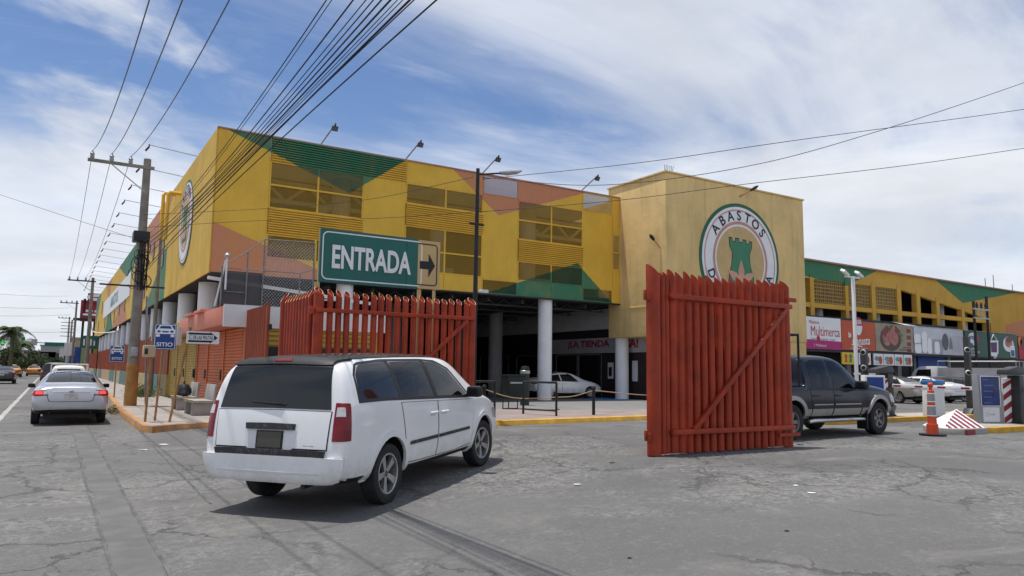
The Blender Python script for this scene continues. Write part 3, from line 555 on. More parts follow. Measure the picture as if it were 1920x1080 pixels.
text('Cuadro   Monumental   Imagen', .2, M('print_midgrey', (.3, .3, .32), .5), 'lettering', t, (1.2, -.36, .004), ext=.004); F('badge', ell(.72, -.34, .17, .17, 16), mrd, t, .009); text('f  Multimerca', .22, M_swhite, 'lettering', t, (.9, -.76, .01), ext=.004)
t, W, H = board('shop_sign', 'orange sign with white script lettering and a basket', 42.66, 46.3, 3.3, 5.2, mor)
F('basket_top', ell(0, .72, .52, .5, 30), mrd, t, .006); F('basket', [(-.44, .66), (.44, .66), (.34, .3), (.14, .05), (-.14, .05), (-.34, .3)], M_swhite, t, .012)
for i in range(5): F('ray', [(-.34+i*.15, .76), (-.26+i*.15, .76), (-.21+i*.12, 1.05), (-.27+i*.12, 1.05)], M_swhite, t, .014)
text('la', .5, M_swhite, 'lettering', t, (-1.02, .02, .016), (0, 0, .25), .004, .012, shear=.3); text('Canasta', .74, M_swhite, 'lettering', t, (.2, -.32, .016), (0, 0, .06), .004, .008, shear=.25, fit=1.9, capz=.55); F('swash', [(-.85, -.62), (.3, -.72), (.34, -.66), (-.8, -.54)], M_swhite, t, .016); text('CARNES FRIAS Y QUESOS', .16, M_swhite, 'lettering', t, (0, -.84, .016), ext=.004)
t, W, H = board('shop_sign', 'beige sign with a printed plate of sliced meat', 46.36, 50.85, 3.32, 5.2, mgb)
F('plate', ell(-.5, -.12, 1.25, .78, 40), mbw, t); F('ham_slice', ell(-.95, .05, .5, .62, 28), mpn, t, .01); F('ham_slice', ell(-.1, .1, .52, .62, 28), mpn, t, .012); F('bacon', [(-1.6, .35), (-.9, .85), (-.55, .55), (-1.2, .0)], mmr, t, .014); F('bacon', [(.1, .85), (.7, .5), (.55, .1), (.0, .45)], mmr, t, .016)
for x, y in ((-.5, .72), (-.3, .8), (.75, -.1), (.6, .35), (.85, .2)): F('herb', ell(x, y, .16, .11, 10), mlf, t, .018)
F('fat_edge', ell(-.95, -.45, .3, .1, 16), M_swhite if False else mgb, t, .02)
for i in range(4): F('product_mark', rrect(1.45, 1.95, .68-i*.46-.28, .68-i*.46, .06), mmr, t)
F('script_line', [(.9, -.66), (1.95, -.66), (1.95, -.6), (.9, -.6)], mbw, t); F('script_line', [(.4, -.82), (1.6, -.82), (1.6, -.76), (.4, -.76)], mbw, t)
t, W, H = board('shop_sign', 'faded grey banner with pale bottle shapes over the blue shop', 50.95, 57.55, 3.26, 5.12, mgy)
F('pale_sky', [(-W, .15), (W, .15), (W, H), (-W, H)], M('print_pale', (.55, .57, .62), .5, var=.08), t); F('pale_right', [(.4, -H), (W, -H), (W, .5), (.4, .5)], M('print_paler', (.50, .50, .55), .5, var=.1), t, .01)
for x, y, a, c in ((-2.9, .1, .42, .36), (-2.85, -.55, .42, .34), (-2.0, -.1, .34, .75), (-1.35, -.35, .28, .55), (-.4, -.45, .35, .45)): F('bottle_shape', rrect(x-a, x+a, y-c, y+c, min(a, c)*.7), M_swhite, t, .016)
F('product_photo', ell(.75, .0, .42, .62, 24), M('print_darkgrey', (.12, .12, .13), .5), t, .02); F('product_photo', [(1.2, -.5), (1.75, -.5), (1.6, .25), (1.42, .4)], M('print_grey2', (.22, .2, .2), .5), t, .02)
MB().add([(-W-.05, H, 0), (W+.05, H, 0), (W+.05, H+.1, -1.6), (-W-.05, H+.45, -1.6)], [(0, 1, 2, 3)]).build('awning_top', M_swhite, t)
t, W, H = board('shop_sign', 'dark green sign with striped lantern badge and a cup of dessert', 57.8, 65.9, 3.22, 5.11, mgr)
F('oval_badge', ell(-2.85, .45, .75, .42, 26), M_swhite, t); F('badge_red', ell(-2.45, .42, .38, .34, 20), mrd, t, .01); F('badge_band', [(-3.5, .35), (-2.6, .35), (-2.7, .62), (-3.5, .62)], mbl, t, .014); F('badge_tag', [(-3.0, -.1), (-2.5, -.05), (-2.45, .2), (-2.9, .15)], M_swhite, t, .016)
text('QUESOS\nSALCHICHONERIA\nMAYOREO', .23, M_swhite, 'lettering', t, (-2.95, -.6, .006), ext=.004)
F('lantern', [(-.55, .35), (.95, .4), (.85, -.6), (.5, -.85), (-.25, -.85), (-.5, -.6)], M_swhite, t); F('lantern_inner', [(-.3, .2), (.72, .25), (.62, -.55), (-.25, -.55)], M('print_navy', (.04, .05, .16), .5), t, .01); text('LALA', .52, mrd, 'lettering', t, (.2, -.18, .016), ext=.004, bold=.0, sx=.8)
b = MB(); b.tube([(-.25, .4, .02), (.2, .85, .02), (.65, .42, .02)], .04, 6); b.tube([(-.1, -.8, .02), (.2, -1.0, .02), (.55, -.8, .02)], .04, 6); b.build('badge_handle', M_swhite, t)
F('dessert_cup', ell(2.55, .15, .85, .6, 28), M_swhite, t); F('dessert', ell(2.6, .25, .6, .35, 24), mpn, t, .01); F('topping', ell(2.65, .52, .55, .22, 20), mmr, t, .014); F('carton', rrect(2.75, 3.5, -.85, .05, .06), M_swhite, t, .018); F('carton_print', rrect(2.85, 3.4, -.8, -.3, .05), M_sblue, t, .022)
t, W, H = board('shop_sign', 'red sign at the right edge beside the dark green sign', 66.1, 71, 3.2, 5.05, mrd)
F('yellow_badge', ell(-2.2, .5, .3, .4, 18), M_kerb, t); F('photo', ell(-1.6, .35, .6, .5, 20), mmr, t)
# posters under the signs
for i, (x0, x1, c, lab) in enumerate(((42.55, 43.85, 'y', 'yellow poster with two puzzle figures under the orange sign'), (44.35, 45.65, 'w', 'food poster behind the white pole, first of the row of five'), (46.0, 47.05, 'w', 'food poster beside the camera post, second of the row of five'), (47.15, 48.3, 'w', 'food poster in the middle of the row of five'), (48.4, 49.4, 'w', 'food poster fourth in the row of five'), (49.5, 50.5, 'w', 'food poster at the right end of the row of five'))):
    t, W, H = board('poster', lab, x0, x1, 2.38, 3.14, M('poster_yellow', (.62, .48, .04), .5) if c == 'y' else M_swhite, 28.45)
    if c == 'y': F('figure', [(-.4, -.25), (-.1, -.25), (-.15, 0), (-.05, .1), (-.15, .28), (-.35, .28), (-.42, .1), (-.32, 0)], mor, t); F('figure', [(.1, -.25), (.4, -.25), (.35, 0), (.48, .1), (.35, .28), (.15, .28), (.05, .1), (.15, 0)], mlf, t)
    else: F('food_print', ell(W*.35, -.05, W*.42, .27, 20), mor, t, .01); F('teal_print', ell(-W*.35, .05, W*.5, .16, 18), M('print_teal', (.12, .32, .30), .5), t, .006); F('plate_print', ell(-W*.3, -.2, W*.4, .13, 18), mgb if i % 2 else M_band, t, .012)
# ================================================================ gates and fence
def cut_tube(r, h, slope=1.2, n=12, ang=-90, wob=0.):
    """vertical tube from z=0 with a slanted, hollow-looking cut top"""
    b = MB(); vs = []; a0 = R_(ang); d = (math.cos(a0), math.sin(a0))
    for z in (0, 1):
        for i in range(n):
            a = 2*math.pi*i/n; x, y = r*math.cos(a), r*math.sin(a); vs.append((x, y, 0 if z == 0 else h-slope*(x*d[0]+y*d[1])))
    b.add(vs, [(i, (i+1) % n, n+(i+1) % n, n+i) for i in range(n)]+[tuple(range(n))[::-1]]); t = len(b.v)
    b.add([(v[0]*.82, v[1]*.82, v[2]-.004) for v in vs[n:]]+vs[n:]+[(v[0]*.82, v[1]*.82, v[2]-.1) for v in vs[n:]], [(n+i, n+(i+1) % n, (i+1) % n, i) for i in range(n)], 1)
    b.add([(v[0]*.82, v[1]*.82, v[2]-.05) for v in vs[n:]], [tuple(range(n))], 0)
    return b.mesh('picket', [M_red, M_littip], smooth=True)
def gate(name, label, x0, x1, y, z0, z1, n, r, back, postx, post_r, diag, ang):
    t = wthing(name, label, 'gate', (x0, y, zg(x0)))
    me = [cut_tube(r, z1-z0, 1.1, ang=ang), cut_tube(r, z1-z0+.012, 1.25, ang=ang+10), cut_tube(r, z1-z0-.012, 1.0, ang=ang-8)]
    for i in range(n):
        x = x0+(x1-x0)*(i+.5)/n; obj('picket', me[rnd.randrange(3)], t, (x+rnd.uniform(-.008, .008), y, z0), (rnd.uniform(-.004, .004), rnd.uniform(-.006, .006), rnd.uniform(-.2, .2)))
    if back:
        mb_ = [cut_tube(r*.9, z1-z0-.07, 1.1, ang=ang), cut_tube(r*.9, z1-z0-.1, 1.1, ang=ang)]
        for i in range(n-1):
            if i in back: continue
            x = x0+(x1-x0)*(i+1)/n; obj('picket', mb_[i % 2], t, (x+rnd.uniform(-.012, .012), y+r*2.3, z0))
    for z in (z0+.37, z1-.40): MB().add([], []).box(x0-.04, x1+.08, y-r-.075, y-r-.004, z-.045, z+.045).build('rail', M_red, t, bevel=.008)
    (xa, za), (xb, zb) = diag; MB().bar((xa, y-r-.045, za), (xb, y-r-.045, zb), .09, .07, up=(0, 1, 0)).build('brace', M_red, t, bevel=.008)
    for px_, rr in zip(postx, post_r): obj('post', cut_tube(rr, z1-z0+.07, .9, 18, ang), t, (px_, y+.02, z0-.02))
    for px_ in postx[:1]:
        for z in (z0+.3, z1-.42): MB().box(px_-post_r[0]-.07, px_-post_r[0]+.02, y-.05, y+.06, z-.07, z+.07).box(px_-post_r[0]-.1, px_-post_r[0]-.03, y-.02, y+.03, z-.03, z+.11).build('hinge', M_red, t, bevel=.008)
    return t
ga = gate('picket_gate', 'tall red tube gate standing open before the dark pickup', 9.28, 12.48, 9.6, .262, 3.42, 16, .074, [0, 13, 14], [8.955, 12.53], [.125, .095], ((9.78, .66), (12.42, 2.98)), -20)
bx('filler_plate', 9.085, 9.2, 9.60, 9.63, .27, 3.40, M_red, ga); obj('picket', cut_tube(.055, 3.12, 1.1, ang=-20), ga, (9.13, 9.58, .262)); obj('picket', cut_tube(.058, 3.14, 1.1, ang=-20), ga, (9.24, 9.6, .262)); bx('latch_bar', 12.1, 12.72, 9.47, 9.52, .46, .52, M_red, ga); bx('latch_plate', 12.45, 12.7, 9.46, 9.5, 3.12, 3.2, M_red, ga)
ga2 = gate('picket_gate', 'red tube gate behind the white minivan under the green sign', 4.98, 8.92, 16.3, .2, 3.36, 19, .072, [], [5.02, 8.98], [.10, .11], ((6.9, 1.2), (8.8, 2.9)), -75)
fr = wthing('picket_fence', 'short red fence return at the corner beside the green entrance sign', 'fence', (4.95, 17.4, .17))
me_ = cut_tube(.075, 3.22, 1.3, ang=190)
for i in range(9): obj('picket', me_, fr, (4.95, 16.62+i*.245, .15), (0, 0, rnd.uniform(-.2, .2)))
obj('post', cut_tube(.1, 3.3, 1.2, 16, ang=190), fr, (4.95, 18.92, .15))
for z in (.6, 2.9): bx('rail', 5.03, 5.09, 16.45, 18.95, z-.04, z+.04, M_red, fr)
def sheet(name, x, y0, y1, z0, z1, mat, parent, pitch=.19, dep=.035):
    b = MB(); n = int((y1-y0)/pitch); pts = []
    for i in range(n):
        y = y0+(y1-y0)*i/n; d = (y1-y0)/n; pts += [(x, y), (x, y+d*.55), (x-dep, y+d*.65), (x-dep, y+d*.9)]
    pts.append((x, y1)); m_ = len(pts)
    b.add([(p[0], p[1], z) for z in (z0, z1) for p in pts], [(k, k+1, m_+k+1, m_+k) for k in range(m_-1)]); b.box(x+.002, x+.03, y0, y1, z0, z1); return b.build(name, mat, parent)
pf = wthing('sheet_fence_panel', 'solid rust red fence panel standing right of the orange shutters', 'fence', (4.95, 22, .17)); sheet('sheet', 4.95, 20.75, 23.05, .17, 3.38, M_fence, pf)
MB().tube([(5.0, 20.75, .15), (5.0, 20.75, 3.45)], .05, 8).build('post', M_fence, pf, smooth=True); bx('lock_box', 5.0, 5.08, 20.6, 20.7, 2.7, 2.85, M_dark, pf)
# long street fence: painted low wall, rust red sheets above
lw = wthing('street_fence', 'long low wall painted in blocks with rust red sheets above it', 'fence', (4.9, 70, .17))
cols = [(.11, .2, .19), (.42, .33, .16), (.5, .27, .2), (.11, .2, .19), (.40, .36, .25)]; mw = [M('low_wall_paint', c, .85, var=.14, dirt=.25, streak=.3) for c in cols]; y = 43.0; k = 0
while y < 128: dy = 6.4; bx('wall_block', 4.82, 5.05, y, y+dy-.02, .15, 1.2, mw[(k) % 5], lw); y += dy; k += 1
y = 43.0
while y < 128: sheet('red_sheet', 4.95, y, y+5.9, 1.2, 3.3, M_fence, lw, .3); bx('sheet_post', 4.9, 4.99, y-.08, y+.04, 1.2, 3.4, M_fence, lw); y += 6.0
# ---- kiosk with roller shutters
kk = wthing('shutter_kiosk', 'kiosk with orange and yellow roller shutters and salmon canopy', 'kiosk', (5, 30, .17))
bx('wall', 5.03, 9.3, 23.15, 42.9, .15, 3.35, M_yshut, kk); bx('roof_slab', 5.0, 9.4, 23.1, 43, 3.36, 3.5, M_conc, kk)
bx('canopy', 4.27, 4.98, 23.1, 32.1, 2.92, 3.5, M_salmon, kk, bevel=.015); bx('canopy_front', 4.25, 9.42, 23.02, 23.098, 2.86, 3.53, M_white, kk); bx('yellow_canopy', 4.35, 4.98, 32.12, 42.8, 2.95, 3.45, M_yshut, kk)
for y, z in ((26.5, 3.5), (28.6, 3.5)): bx('roof_tray', 4.15, 4.9, y, y+1.4, z+.003, z+.1, M_salmon, kk, bevel=.01)
def shutter(y0, y1, mat, nm):
    b = MB(); n = 26; pts = []
    for i in range(n): z = .2+2.7*i/n; pts += [(5.0, z), (4.975, z+.02), (4.96, z+.052), (4.975, z+.085)]
    pts.append((5.0, 2.9)); m_ = len(pts); b.add([(p[0], y, p[1]) for y in (y0, y1) for p in pts], [(k, k+1, m_+k+1, m_+k) for k in range(m_-1)]); s = b.build(nm, mat, kk)
    o = bx('lock_box', 4.90, 4.958, y0+.05, y0+.25, 1.2, 1.55, M_dark); o.parent = s
    return s
for y0, y1 in ((23.6, 26.3), (26.5, 29.3), (29.5, 31.6)): shutter(y0, y1, M_orange, 'roller_shutter')
for y0, y1 in ((32.2, 34.6), (34.8, 37.3), (37.5, 39.6)): shutter(y0, y1, M_yshut, 'roller_shutter')
for y, m_ in ((23.2, M_orange), (26.32, M_orange), (29.32, M_orange), (31.62, M_orange), (34.62, M_yshut), (37.32, M_yshut), (39.6, M_yshut)): bx('shutter_post', 4.93, 5.02, y+.0, y+.17, .17, 2.95, m_, kk)
bx('red_pilaster', 4.86, 5.0, 39.9, 42.8, 1.25, 2.94, M_fence, kk); bx('cream_base', 4.84, 5.02, 39.8, 42.9, .15, 1.249, mw[1], kk)
bx('doorway_shade', 5.3, 8.9, 23.12, 23.149, .2, 2.3, M_innershade, kk)  # flat dark panel painted as the shade inside an opening
for z in (2.35, 2.5, 2.65, 2.78): bx('slat', 5.2, 9.0, 23.10, 23.145, z, z+.1, M_yshut, kk)
M_cage = M('weathered_pipe', (.22, .225, .23), .55, .4, var=.2, vs=6)
# chain-link cage on the kiosk roof
cg = wthing('chain_link_cage', 'grey chain link cage with shade cloth on the kiosk roof', 'fence', (5.7, 23.6, 3.5)); YC = 23.5
pts = [(4.22, 4.72), (4.95, 5.25), (5.44, 5.69), (7.03, 5.74)]
for (x, z) in pts: MB().tube([(x, YC, 3.48), (x, YC, z)], .024, 8).build('post', M_cage, cg, smooth=True)
for a, c in zip(pts, pts[1:]): MB().tube([(a[0], YC, a[1]), (c[0], YC, c[1])], .018, 6).build('top_rail', M_cage, cg, smooth=True)
for a, c in (((4.35, 4.66), (6.6, 4.69)), ((6.6, 4.69), (7.06, 4.86)), ((4.3, 3.95), (4.9, 3.95))): MB().tube([(a[0], YC-.02, a[1]), (c[0], YC-.02, c[1])], .016, 6).build('mid_rail', M_cage, cg, smooth=True)
MB().tube([(6.6, YC, 3.48), (6.6, YC, 4.69)], .02, 6).build('post', M_cage, cg, smooth=True)
cloth, nt, b_, out = newmat('shade_cloth'); b_.inputs['Base Color'].default_value = (.10, .10, .105, 1); b_.inputs['Roughness'].default_value = .9; tr = N(nt.nodes, 'ShaderNodeBsdfTransparent'); mx = N(nt.nodes, 'ShaderNodeMixShader', i={0: .28}); nt.links.new(b_.outputs[0], mx.inputs[1]); nt.links.new(tr.outputs[0], mx.inputs[2]); nt.links.new(mx.outputs[0], out.inputs[0])
MB().box(4.24, 5.42, YC+.03, YC+.034, 3.52, 4.6).build('shade_cloth', cloth, cg)
b = MB()
for i in range(-16, 28):
    for s in (1, -1):
        x0 = 5.44+i*.1; seg = []
        for z in (3.52, 5.68):
            x = x0+(z-3.52)*s*.9+(0 if s > 0 else 1.0); seg.append((x, z))
        (xa, za), (xb, zb) = seg; lo, hi = 5.46, 7.0
        ts = [0., 1.]
        for lim in (lo, hi):
            if (xa-lim)*(xb-lim) < 0: ts.append((lim-xa)/(xb-xa))
        ok = sorted(t_ for t_ in ts if lo-1e-6 <= xa+(xb-xa)*t_ <= hi+1e-6)
        if len(ok) >= 2: p_, q_ = ok[0], ok[-1]; b.tube([(xa+(xb-xa)*p_, YC, za+(zb-za)*p_), (xa+(xb-xa)*q_, YC, za+(zb-za)*q_)], .005, 3, caps=False)
stuff(b.build('wire_mesh', M_grey, cg))
MB().tube([(4.1, 23.7, 3.5), (4.3, 23.45, 4.9)], .03, 6).tube([(4.32, 23.4, 4.0), (4.32, 23.4, 5.0)], .03, 6).build('leaning_pipe', M_white, cg, smooth=True)
MB().lathe([(0, 0), (.08, .01), (.09, .08), (.05, .14), (0, .15)], 12, Matrix.Translation((4.33, 23.4, 4.98))).build('camera_dome', M_grey, cg, smooth=True)
b = MB(); b.bar((3.9, 24.0, 4.4), (9.2, 24.0, 3.9), .1, .1); b.bar((6.4, 20.8, 3.62), (8.3, 23.3, 3.9), .12, .05); b.build('sloping_pipe', M_white, cg)
# ---- ENTRADA sign
en = thing('entrance_sign', 'green ENTRADA sign with tan arrow panel above the red gate', 'sign', (5.14, 16.75, 3.67), RX)
MB().prism(rrect(0, 2.5, 0, 1.27, .02), 'z', -.05, 0).build('green_panel', M_sgreen, en); frame_rr('white_border', .05, 2.62, .06, 1.21, .14, .03, M_swhite, en, .002)
MB().box(2.502, 3.12, .02, 1.25, -.05, .006).build('tan_panel', M_stan, en); frame_rr('black_border', 2.3, 3.05, .1, 1.17, .1, .028, M_sblack, en, .0055)
MB().box(2.2, 2.5, .005, 1.265, -.049, .012).build('panel_lap', M_sgreen, en)
b = MB(); b.box(2.0, 2.503, .06, .09, .013, .016).box(2.0, 2.503, 1.18, 1.21, .013, .016).build('border_end', M_swhite, en)
text('ENTRADA', .80, M_swhite, 'lettering', en, (1.28, .62, .02), ext=.006, bold=.022, fit=2.02, capz=.56)
flat('arrow', [(2.56, .52), (2.8, .52), (2.8, .32), (2.98, .62), (2.8, .92), (2.8, .72), (2.56, .72)], M_sblack, en, .008)
for x in (.02, 2.62, 3.02):
    MB().tube([(x, -.32-.2 if x < .1 else -.5, -.08), (x, 1.24, -.08)], .035, 8).build('post', M_stan, en, smooth=True)
MB().tube([(-.02, -3.5, -.12), (-.02, .0, -.12)], .045, 8).build('post', M_stan, en, smooth=True); MB().tube([(2.6, -3.45, -.12), (2.6, .0, -.12)], .04, 8).tube([(3.03, -3.45, -.12), (3.03, 0, -.12)], .04, 8).build('post', M_stan, en, smooth=True)
# ---- black lamp pole by the gate
lp = onY(888, 700, 17.0); lt = wthing('street_lamp', 'slim black lamp pole rising beside the red gate post', 'lamp', (lp.x, 17.0, .24)); X = lp.x
MB().tube([(X, 17, .2), (X, 17, 3), (X+.01, 17, 7.12)], [.075, .065, .05], 10).build('pole', M_dark, lt, smooth=True)
MB().tube([(X, 17, 6.95), (X+.55, 16.9, 7.05), (X+.9, 16.85, 7.08)], .025, 6).build('arm', M_dark, lt, smooth=True)
MB().tube([(X+.65, 16.9, 7.08), (X+.85, 16.87, 7.1), (X+1.15, 16.82, 7.16), (X+1.3, 16.8, 7.22)], [.05, .075, .06, .02], 8).build('lamp_head', M_grey, lt, smooth=True)
MB().box(X-.22, X+.22, 16.97, 17.03, 5.55, 5.6).build('cross_bracket', M_dark, lt); MB().box(X+.05, X+.3, 16.8, 16.93, 3.72, 3.8).build('camera', M_white, lt, bevel=.01)
# ================================================================ utility poles and wires
def utility_pole(name, label, x, y, h, arm=True, fat=1., ochre=True, clutter=False):
    t = wthing(name, label, 'utility pole', (x, y, .17)); g0 = .1
    MB().tube([(x, y, g0+1.6), (x, y, h)], [.19*fat, .125*fat], 12).build('shaft', M_polec, t, smooth=True)
    MB().tube([(x, y, g0), (x, y, g0+1.62)], [.215*fat, .2*fat], 12).build('painted_base', M_ochre if ochre else M_polec, t, smooth=True)
    if arm:
        MB().box(x-2.0, x+.25, y-.16, y-.06, h-.42, h-.3).build('cross_arm', M_dark if fat < 1 else M_polec, t, bevel=.01); MB().bar((x-1.2, y-.1, h-.42), (x, y-.12, h-1.35), .06, .03).build('arm_brace', M_grey, t)
        for dx in (-1.86, -1.22, -.58): MB().lathe([(0, h-.3), (.06, h-.3), (.085, h-.22), (.06, h-.18), (.085, h-.12), (.05, h-.06), (.03, h+.0), (0, h+.01)], 10, Matrix.Translation((x+dx, y-.11, 0))).build('insulator', M_grey, t, smooth=True)
    return t
PX, PY, PH = 2.6, 31.0, 9.62
p1 = utility_pole('utility_pole', 'nearest concrete utility pole with ochre base and cable clutter', PX, PY, PH, True, 1.05)
b = MB()
for i in range(11):
    c0 = Vector((PX+rnd.uniform(-.25, .12), PY-rnd.uniform(.2, .34), rnd.uniform(4.85, 6.2))); rx_, rz_ = rnd.uniform(.12, .3), rnd.uniform(.15, .42); a0 = rnd.uniform(0, 6.28); tl = rnd.uniform(-.6, .6)
    b.tube([c0+Vector((rx_*math.cos(a0+k*.5), tl*rx_*math.cos(a0+k*.5)*.5, rz_*math.sin(a0+k*.5))) for k in range(rnd.choice((9, 12, 13)))], rnd.uniform(.01, .02), 5)
for i in range(7): x_ = PX+rnd.uniform(-.24, .24); b.tube([(x_, PY-.24, 6.5), (x_+rnd.uniform(-.06, .06), PY-.27, 5.6), (x_+rnd.uniform(-.05, .05), PY-.23, 4.5)], rnd.uniform(.012, .03), 5)
stuff(b.build('cable_coils', M_cable, p1)); MB().box(PX-.32, PX+.25, PY-.34, PY+.3, 6.35, 6.75).build('splice_box', M_dark, p1, bevel=.05); MB().box(PX-.12, PX+.12, PY-.26, PY-.15, 2.0, 2.35).build('meter_box', M_grey, p1, bevel=.02)
MB().box(PX-1.3, PX+.9, PY-.1, PY-.04, 4.62, 4.68).build('telecom_arm', M_dark, p1); MB().tube([(PX+.55, PY+.3, .2), (PX+.32, PY+.1, 4.3)], .04, 6).build('conduit', M_grey, p1, smooth=True)
sp_ = utility_pole('utility_pole', 'thin dark post close to the yellow street wall above the blue taxi sign', 4.35, 41.5, 9.3, False, .55, False)
P2 = (2.7, 77.2); utility_pole('utility_pole', 'second utility pole down the street with a cross arm', P2[0], P2[1], 9.65, True, .95)
P3 = onX(130, 600, 2.5); p3 = utility_pole('utility_pole', 'third utility pole, tall and dark with many short arms', 2.5, P3.y, 11.5, True, .9)
for z in (10.2, 9.5, 8.9, 8.2, 7.4): MB().box(1.1, 3.4, P3.y-.12, P3.y-.02, z, z+.12).build('short_arm', M_dark, p3)
for y, h, lab in ((118, 10.5, 'fourth utility pole, far down the street'), (140, 9, 'fifth utility pole, small in the distance'), (165, 10, 'sixth utility pole, very small at the end of the street')): utility_pole('utility_pole', lab, 2.4, y, h, y < 130, .9)
def wire(label, pts, r, mat=M_cable, group='wires', sag=0., n=26):
    """smooth curve through world points"""
    P = [Vector(p) for p in pts]
    if len(P) == 2:
        a, c = P; Q = [a.lerp(c, i/n)-Vector((0, 0, sag*4*(i/n)*(1-i/n))) for i in range(n+1)]
    elif len(P) == 3:            # one smooth sagging span through three points
        y0, y1, y2 = (p.y for p in P); Q = []
        for i in range(41):
            y = y0+(y2-y0)*i/40; Q.append(P[0]*((y-y1)*(y-y2)/((y0-y1)*(y0-y2)))+P[1]*((y-y0)*(y-y2)/((y1-y0)*(y1-y2)))+P[2]*((y-y0)*(y-y1)/((y2-y0)*(y2-y1))))
    else:
        Q = []; E_ = [P[0]*2-P[1]]+P+[P[-1]*2-P[-2]]
        for k in range(1, len(E_)-2):
            p0, p1_, p2, p3_ = E_[k-1:k+3]
            for i in range(10): t = i/10; Q.append(.5*((2*p1_)+(p2-p0)*t+(2*p0-5*p1_+4*p2-p3_)*t*t+(3*p1_-p0-3*p2+p3_)*t**3))
        Q.append(P[-1])
    return tag(MB().tube(Q, r, 5).build('wire', mat, smooth=True), label, 'cable', group)
names = ('left', 'middle', 'right')
for i, (dx, px) in enumerate(((-1.86, 280), (-1.22, 342), (-.58, 430))):
    a = (PX+dx, PY-.11, PH); m_ = onY(px, 0, 12.); far = Vector((PX+dx, -16, 9.6))
    wire(names[i]+' of the three high conductors running from the nearest pole over the street', [a, m_, far], .011, M_cond, 'high conductors')
    wire(names[i]+' of the three high conductors between the first and second poles', [a, (P2[0]+dx, P2[1]-.11, 9.65)], .011, M_cond, 'high conductors to the second pole', .75)
ordn = ('first', 'second', 'third', 'fourth', 'fifth', 'sixth', 'seventh', 'eighth', 'ninth', 'tenth', 'eleventh', 'twelfth')
for i, (px, z, r) in enumerate(((612, 6.5, .007), (622, 6.55, .005), (662, 6.4, .009), (686, 6.25, .006), (700, 6.1, .007), (715, 6.2, .009), (732, 5.9, .011), (745, 6.0, .005), (755, 5.6, .005), (768, 5.2, .012), (776, 5.35, .007), (818, 5.0, .009))):
    a = Vector((PX+rnd.uniform(-.1, .2), PY-.2, z)); q = onY(px, 0, 12.); m_ = onY(px, 0, 12*(2.35+.5*(px-612)/206)/q.x); far = Vector((2.75+.25*(i-6), -16, z+.3)); mid = a.lerp(m_, .5)-Vector((0, 0, .22+.04*(i % 3)))
    wire(ordn[i]+' cable from the left in the black bundle at the top edge', [a, m_, far], r*1.02, M_cable, 'service cable bundle')
for lab, q in (('upper cable crossing the sky above the tan tower', [(905, 336, 17), (1200, 305, 14), (1500, 262, 12), (1920, 205, 10), (2200, 160, 9)]), ('middle cable rising steeply to the right edge', [(905, 333, 17), (1130, 347, 14.5), (1400, 312, 12.5), (1640, 248, 11), (1920, 155, 10), (2150, 70, 9.3)]), ('lower cable crossing in front of the tan tower', [(890, 398, 17), (1165, 375, 15), (1400, 345, 13), (1700, 310, 11.5), (1920, 278, 10.5), (2200, 235, 9.5)])):
    wire(lab, [onY(*a) for a in q], .009, M_cable, 'cables over the entrance')
wire('thin cable sagging from the first pole across the yellow facade', [(PX, PY-.2, 7.4), onY(500, 391, 27), onY(690, 374, 23), onY(888, 332, 17)], .008, M_cable, 'facade cables'); wire('lower thin cable across the yellow facade to the lamp pole', [(PX, PY-.2, 6.9), onY(480, 414, 27), onY(690, 410, 23), onY(888, 398, 17)], .008, M_cable, 'facade cables')
wire('single cable looping low from the second pole to the yellow wall', [onX(170, 600, 2.75), onX(176, 622, 3.4), onX(215, 622, 4.2), onX(222, 612, 4.88)], .05, M_white)
for i, (y0, y1) in enumerate(((545, 555), (574, 577), (594, 590), (620, 622))):
    a = onY(-200, y0-14, 95+10*i); c_ = onX(128+i*2, y1, 2.3); wire(('top', 'second', 'third', 'lowest')[i]+' of the cables crossing high over the street from the left', [a, c_], .02, M_cond, 'cross street cables', .5)
wire('faint lone cable falling across the sky at the left', [onY(-60, 345, 60), onY(100, 398, 52), onX(250, 445, 2.6)], .012, M_cond)
# ================================================================ pavement furniture
def blade_sign(name, label, base, h, wd, hh, draw, top, lean=(0, 0), rz=0.):
    t = thing(name, label, 'sign', base, (0, 0, rz)); MB().tube([(0, .03, 0), (lean[0], lean[1]+.03, h)], .03, 8).build('post', M_wood, t, smooth=True)
    b_ = MB().prism(rrect(-wd/2, wd/2, -hh/2, hh/2, .05), 'z', -.012, 0).build('plate', M_sblue, t); b_.location = (lean[0], lean[1]-.02, h-hh/2+top); b_.rotation_euler = RX
    frame_rr('border', -wd/2+.015, wd/2-.015, -hh/2+.015, hh/2-.015, .04, .014, M_swhite, b_, -.004)
    draw(b_); return t
def taxi_draw(p, s=1.):
    F_ = lambda pts: flat('car_symbol', [(x*s, y*s) for x, y in pts], M_swhite, p, .001, .003)
    F_([(-.15, .17), (-.10, .25), (.10, .25), (.15, .17), (.12, .17), (.085, .225), (-.085, .225), (-.12, .17)]); F_([(-.18, .06), (.18, .06), (.18, .14), (.15, .17), (-.15, .17), (-.18, .14)]); F_([(-.05, .26), (.05, .26), (.04, .285), (-.04, .285)]); F_([(-.17, .0), (-.1, .0), (-.1, .05), (-.17, .05)]); F_([(.17, .0), (.1, .0), (.1, .05), (.17, .05)])
    for x in (-.12, .12): flat('headlight', ell(x*s, .11*s, .035*s, .022*s, 12), M_sblue, p, .005, .002)
    flat('grille', [(-.06*s, .09*s), (.06*s, .09*s), (.06*s, .12*s), (-.06*s, .12*s)], M_sblue, p, .005, .002)
    text('SITIO', .17*s, M_swhite, 'lettering', p, (0, -.155*s, .002), ext=.002, bold=.004, fit=.30*s, capz=.085*s)
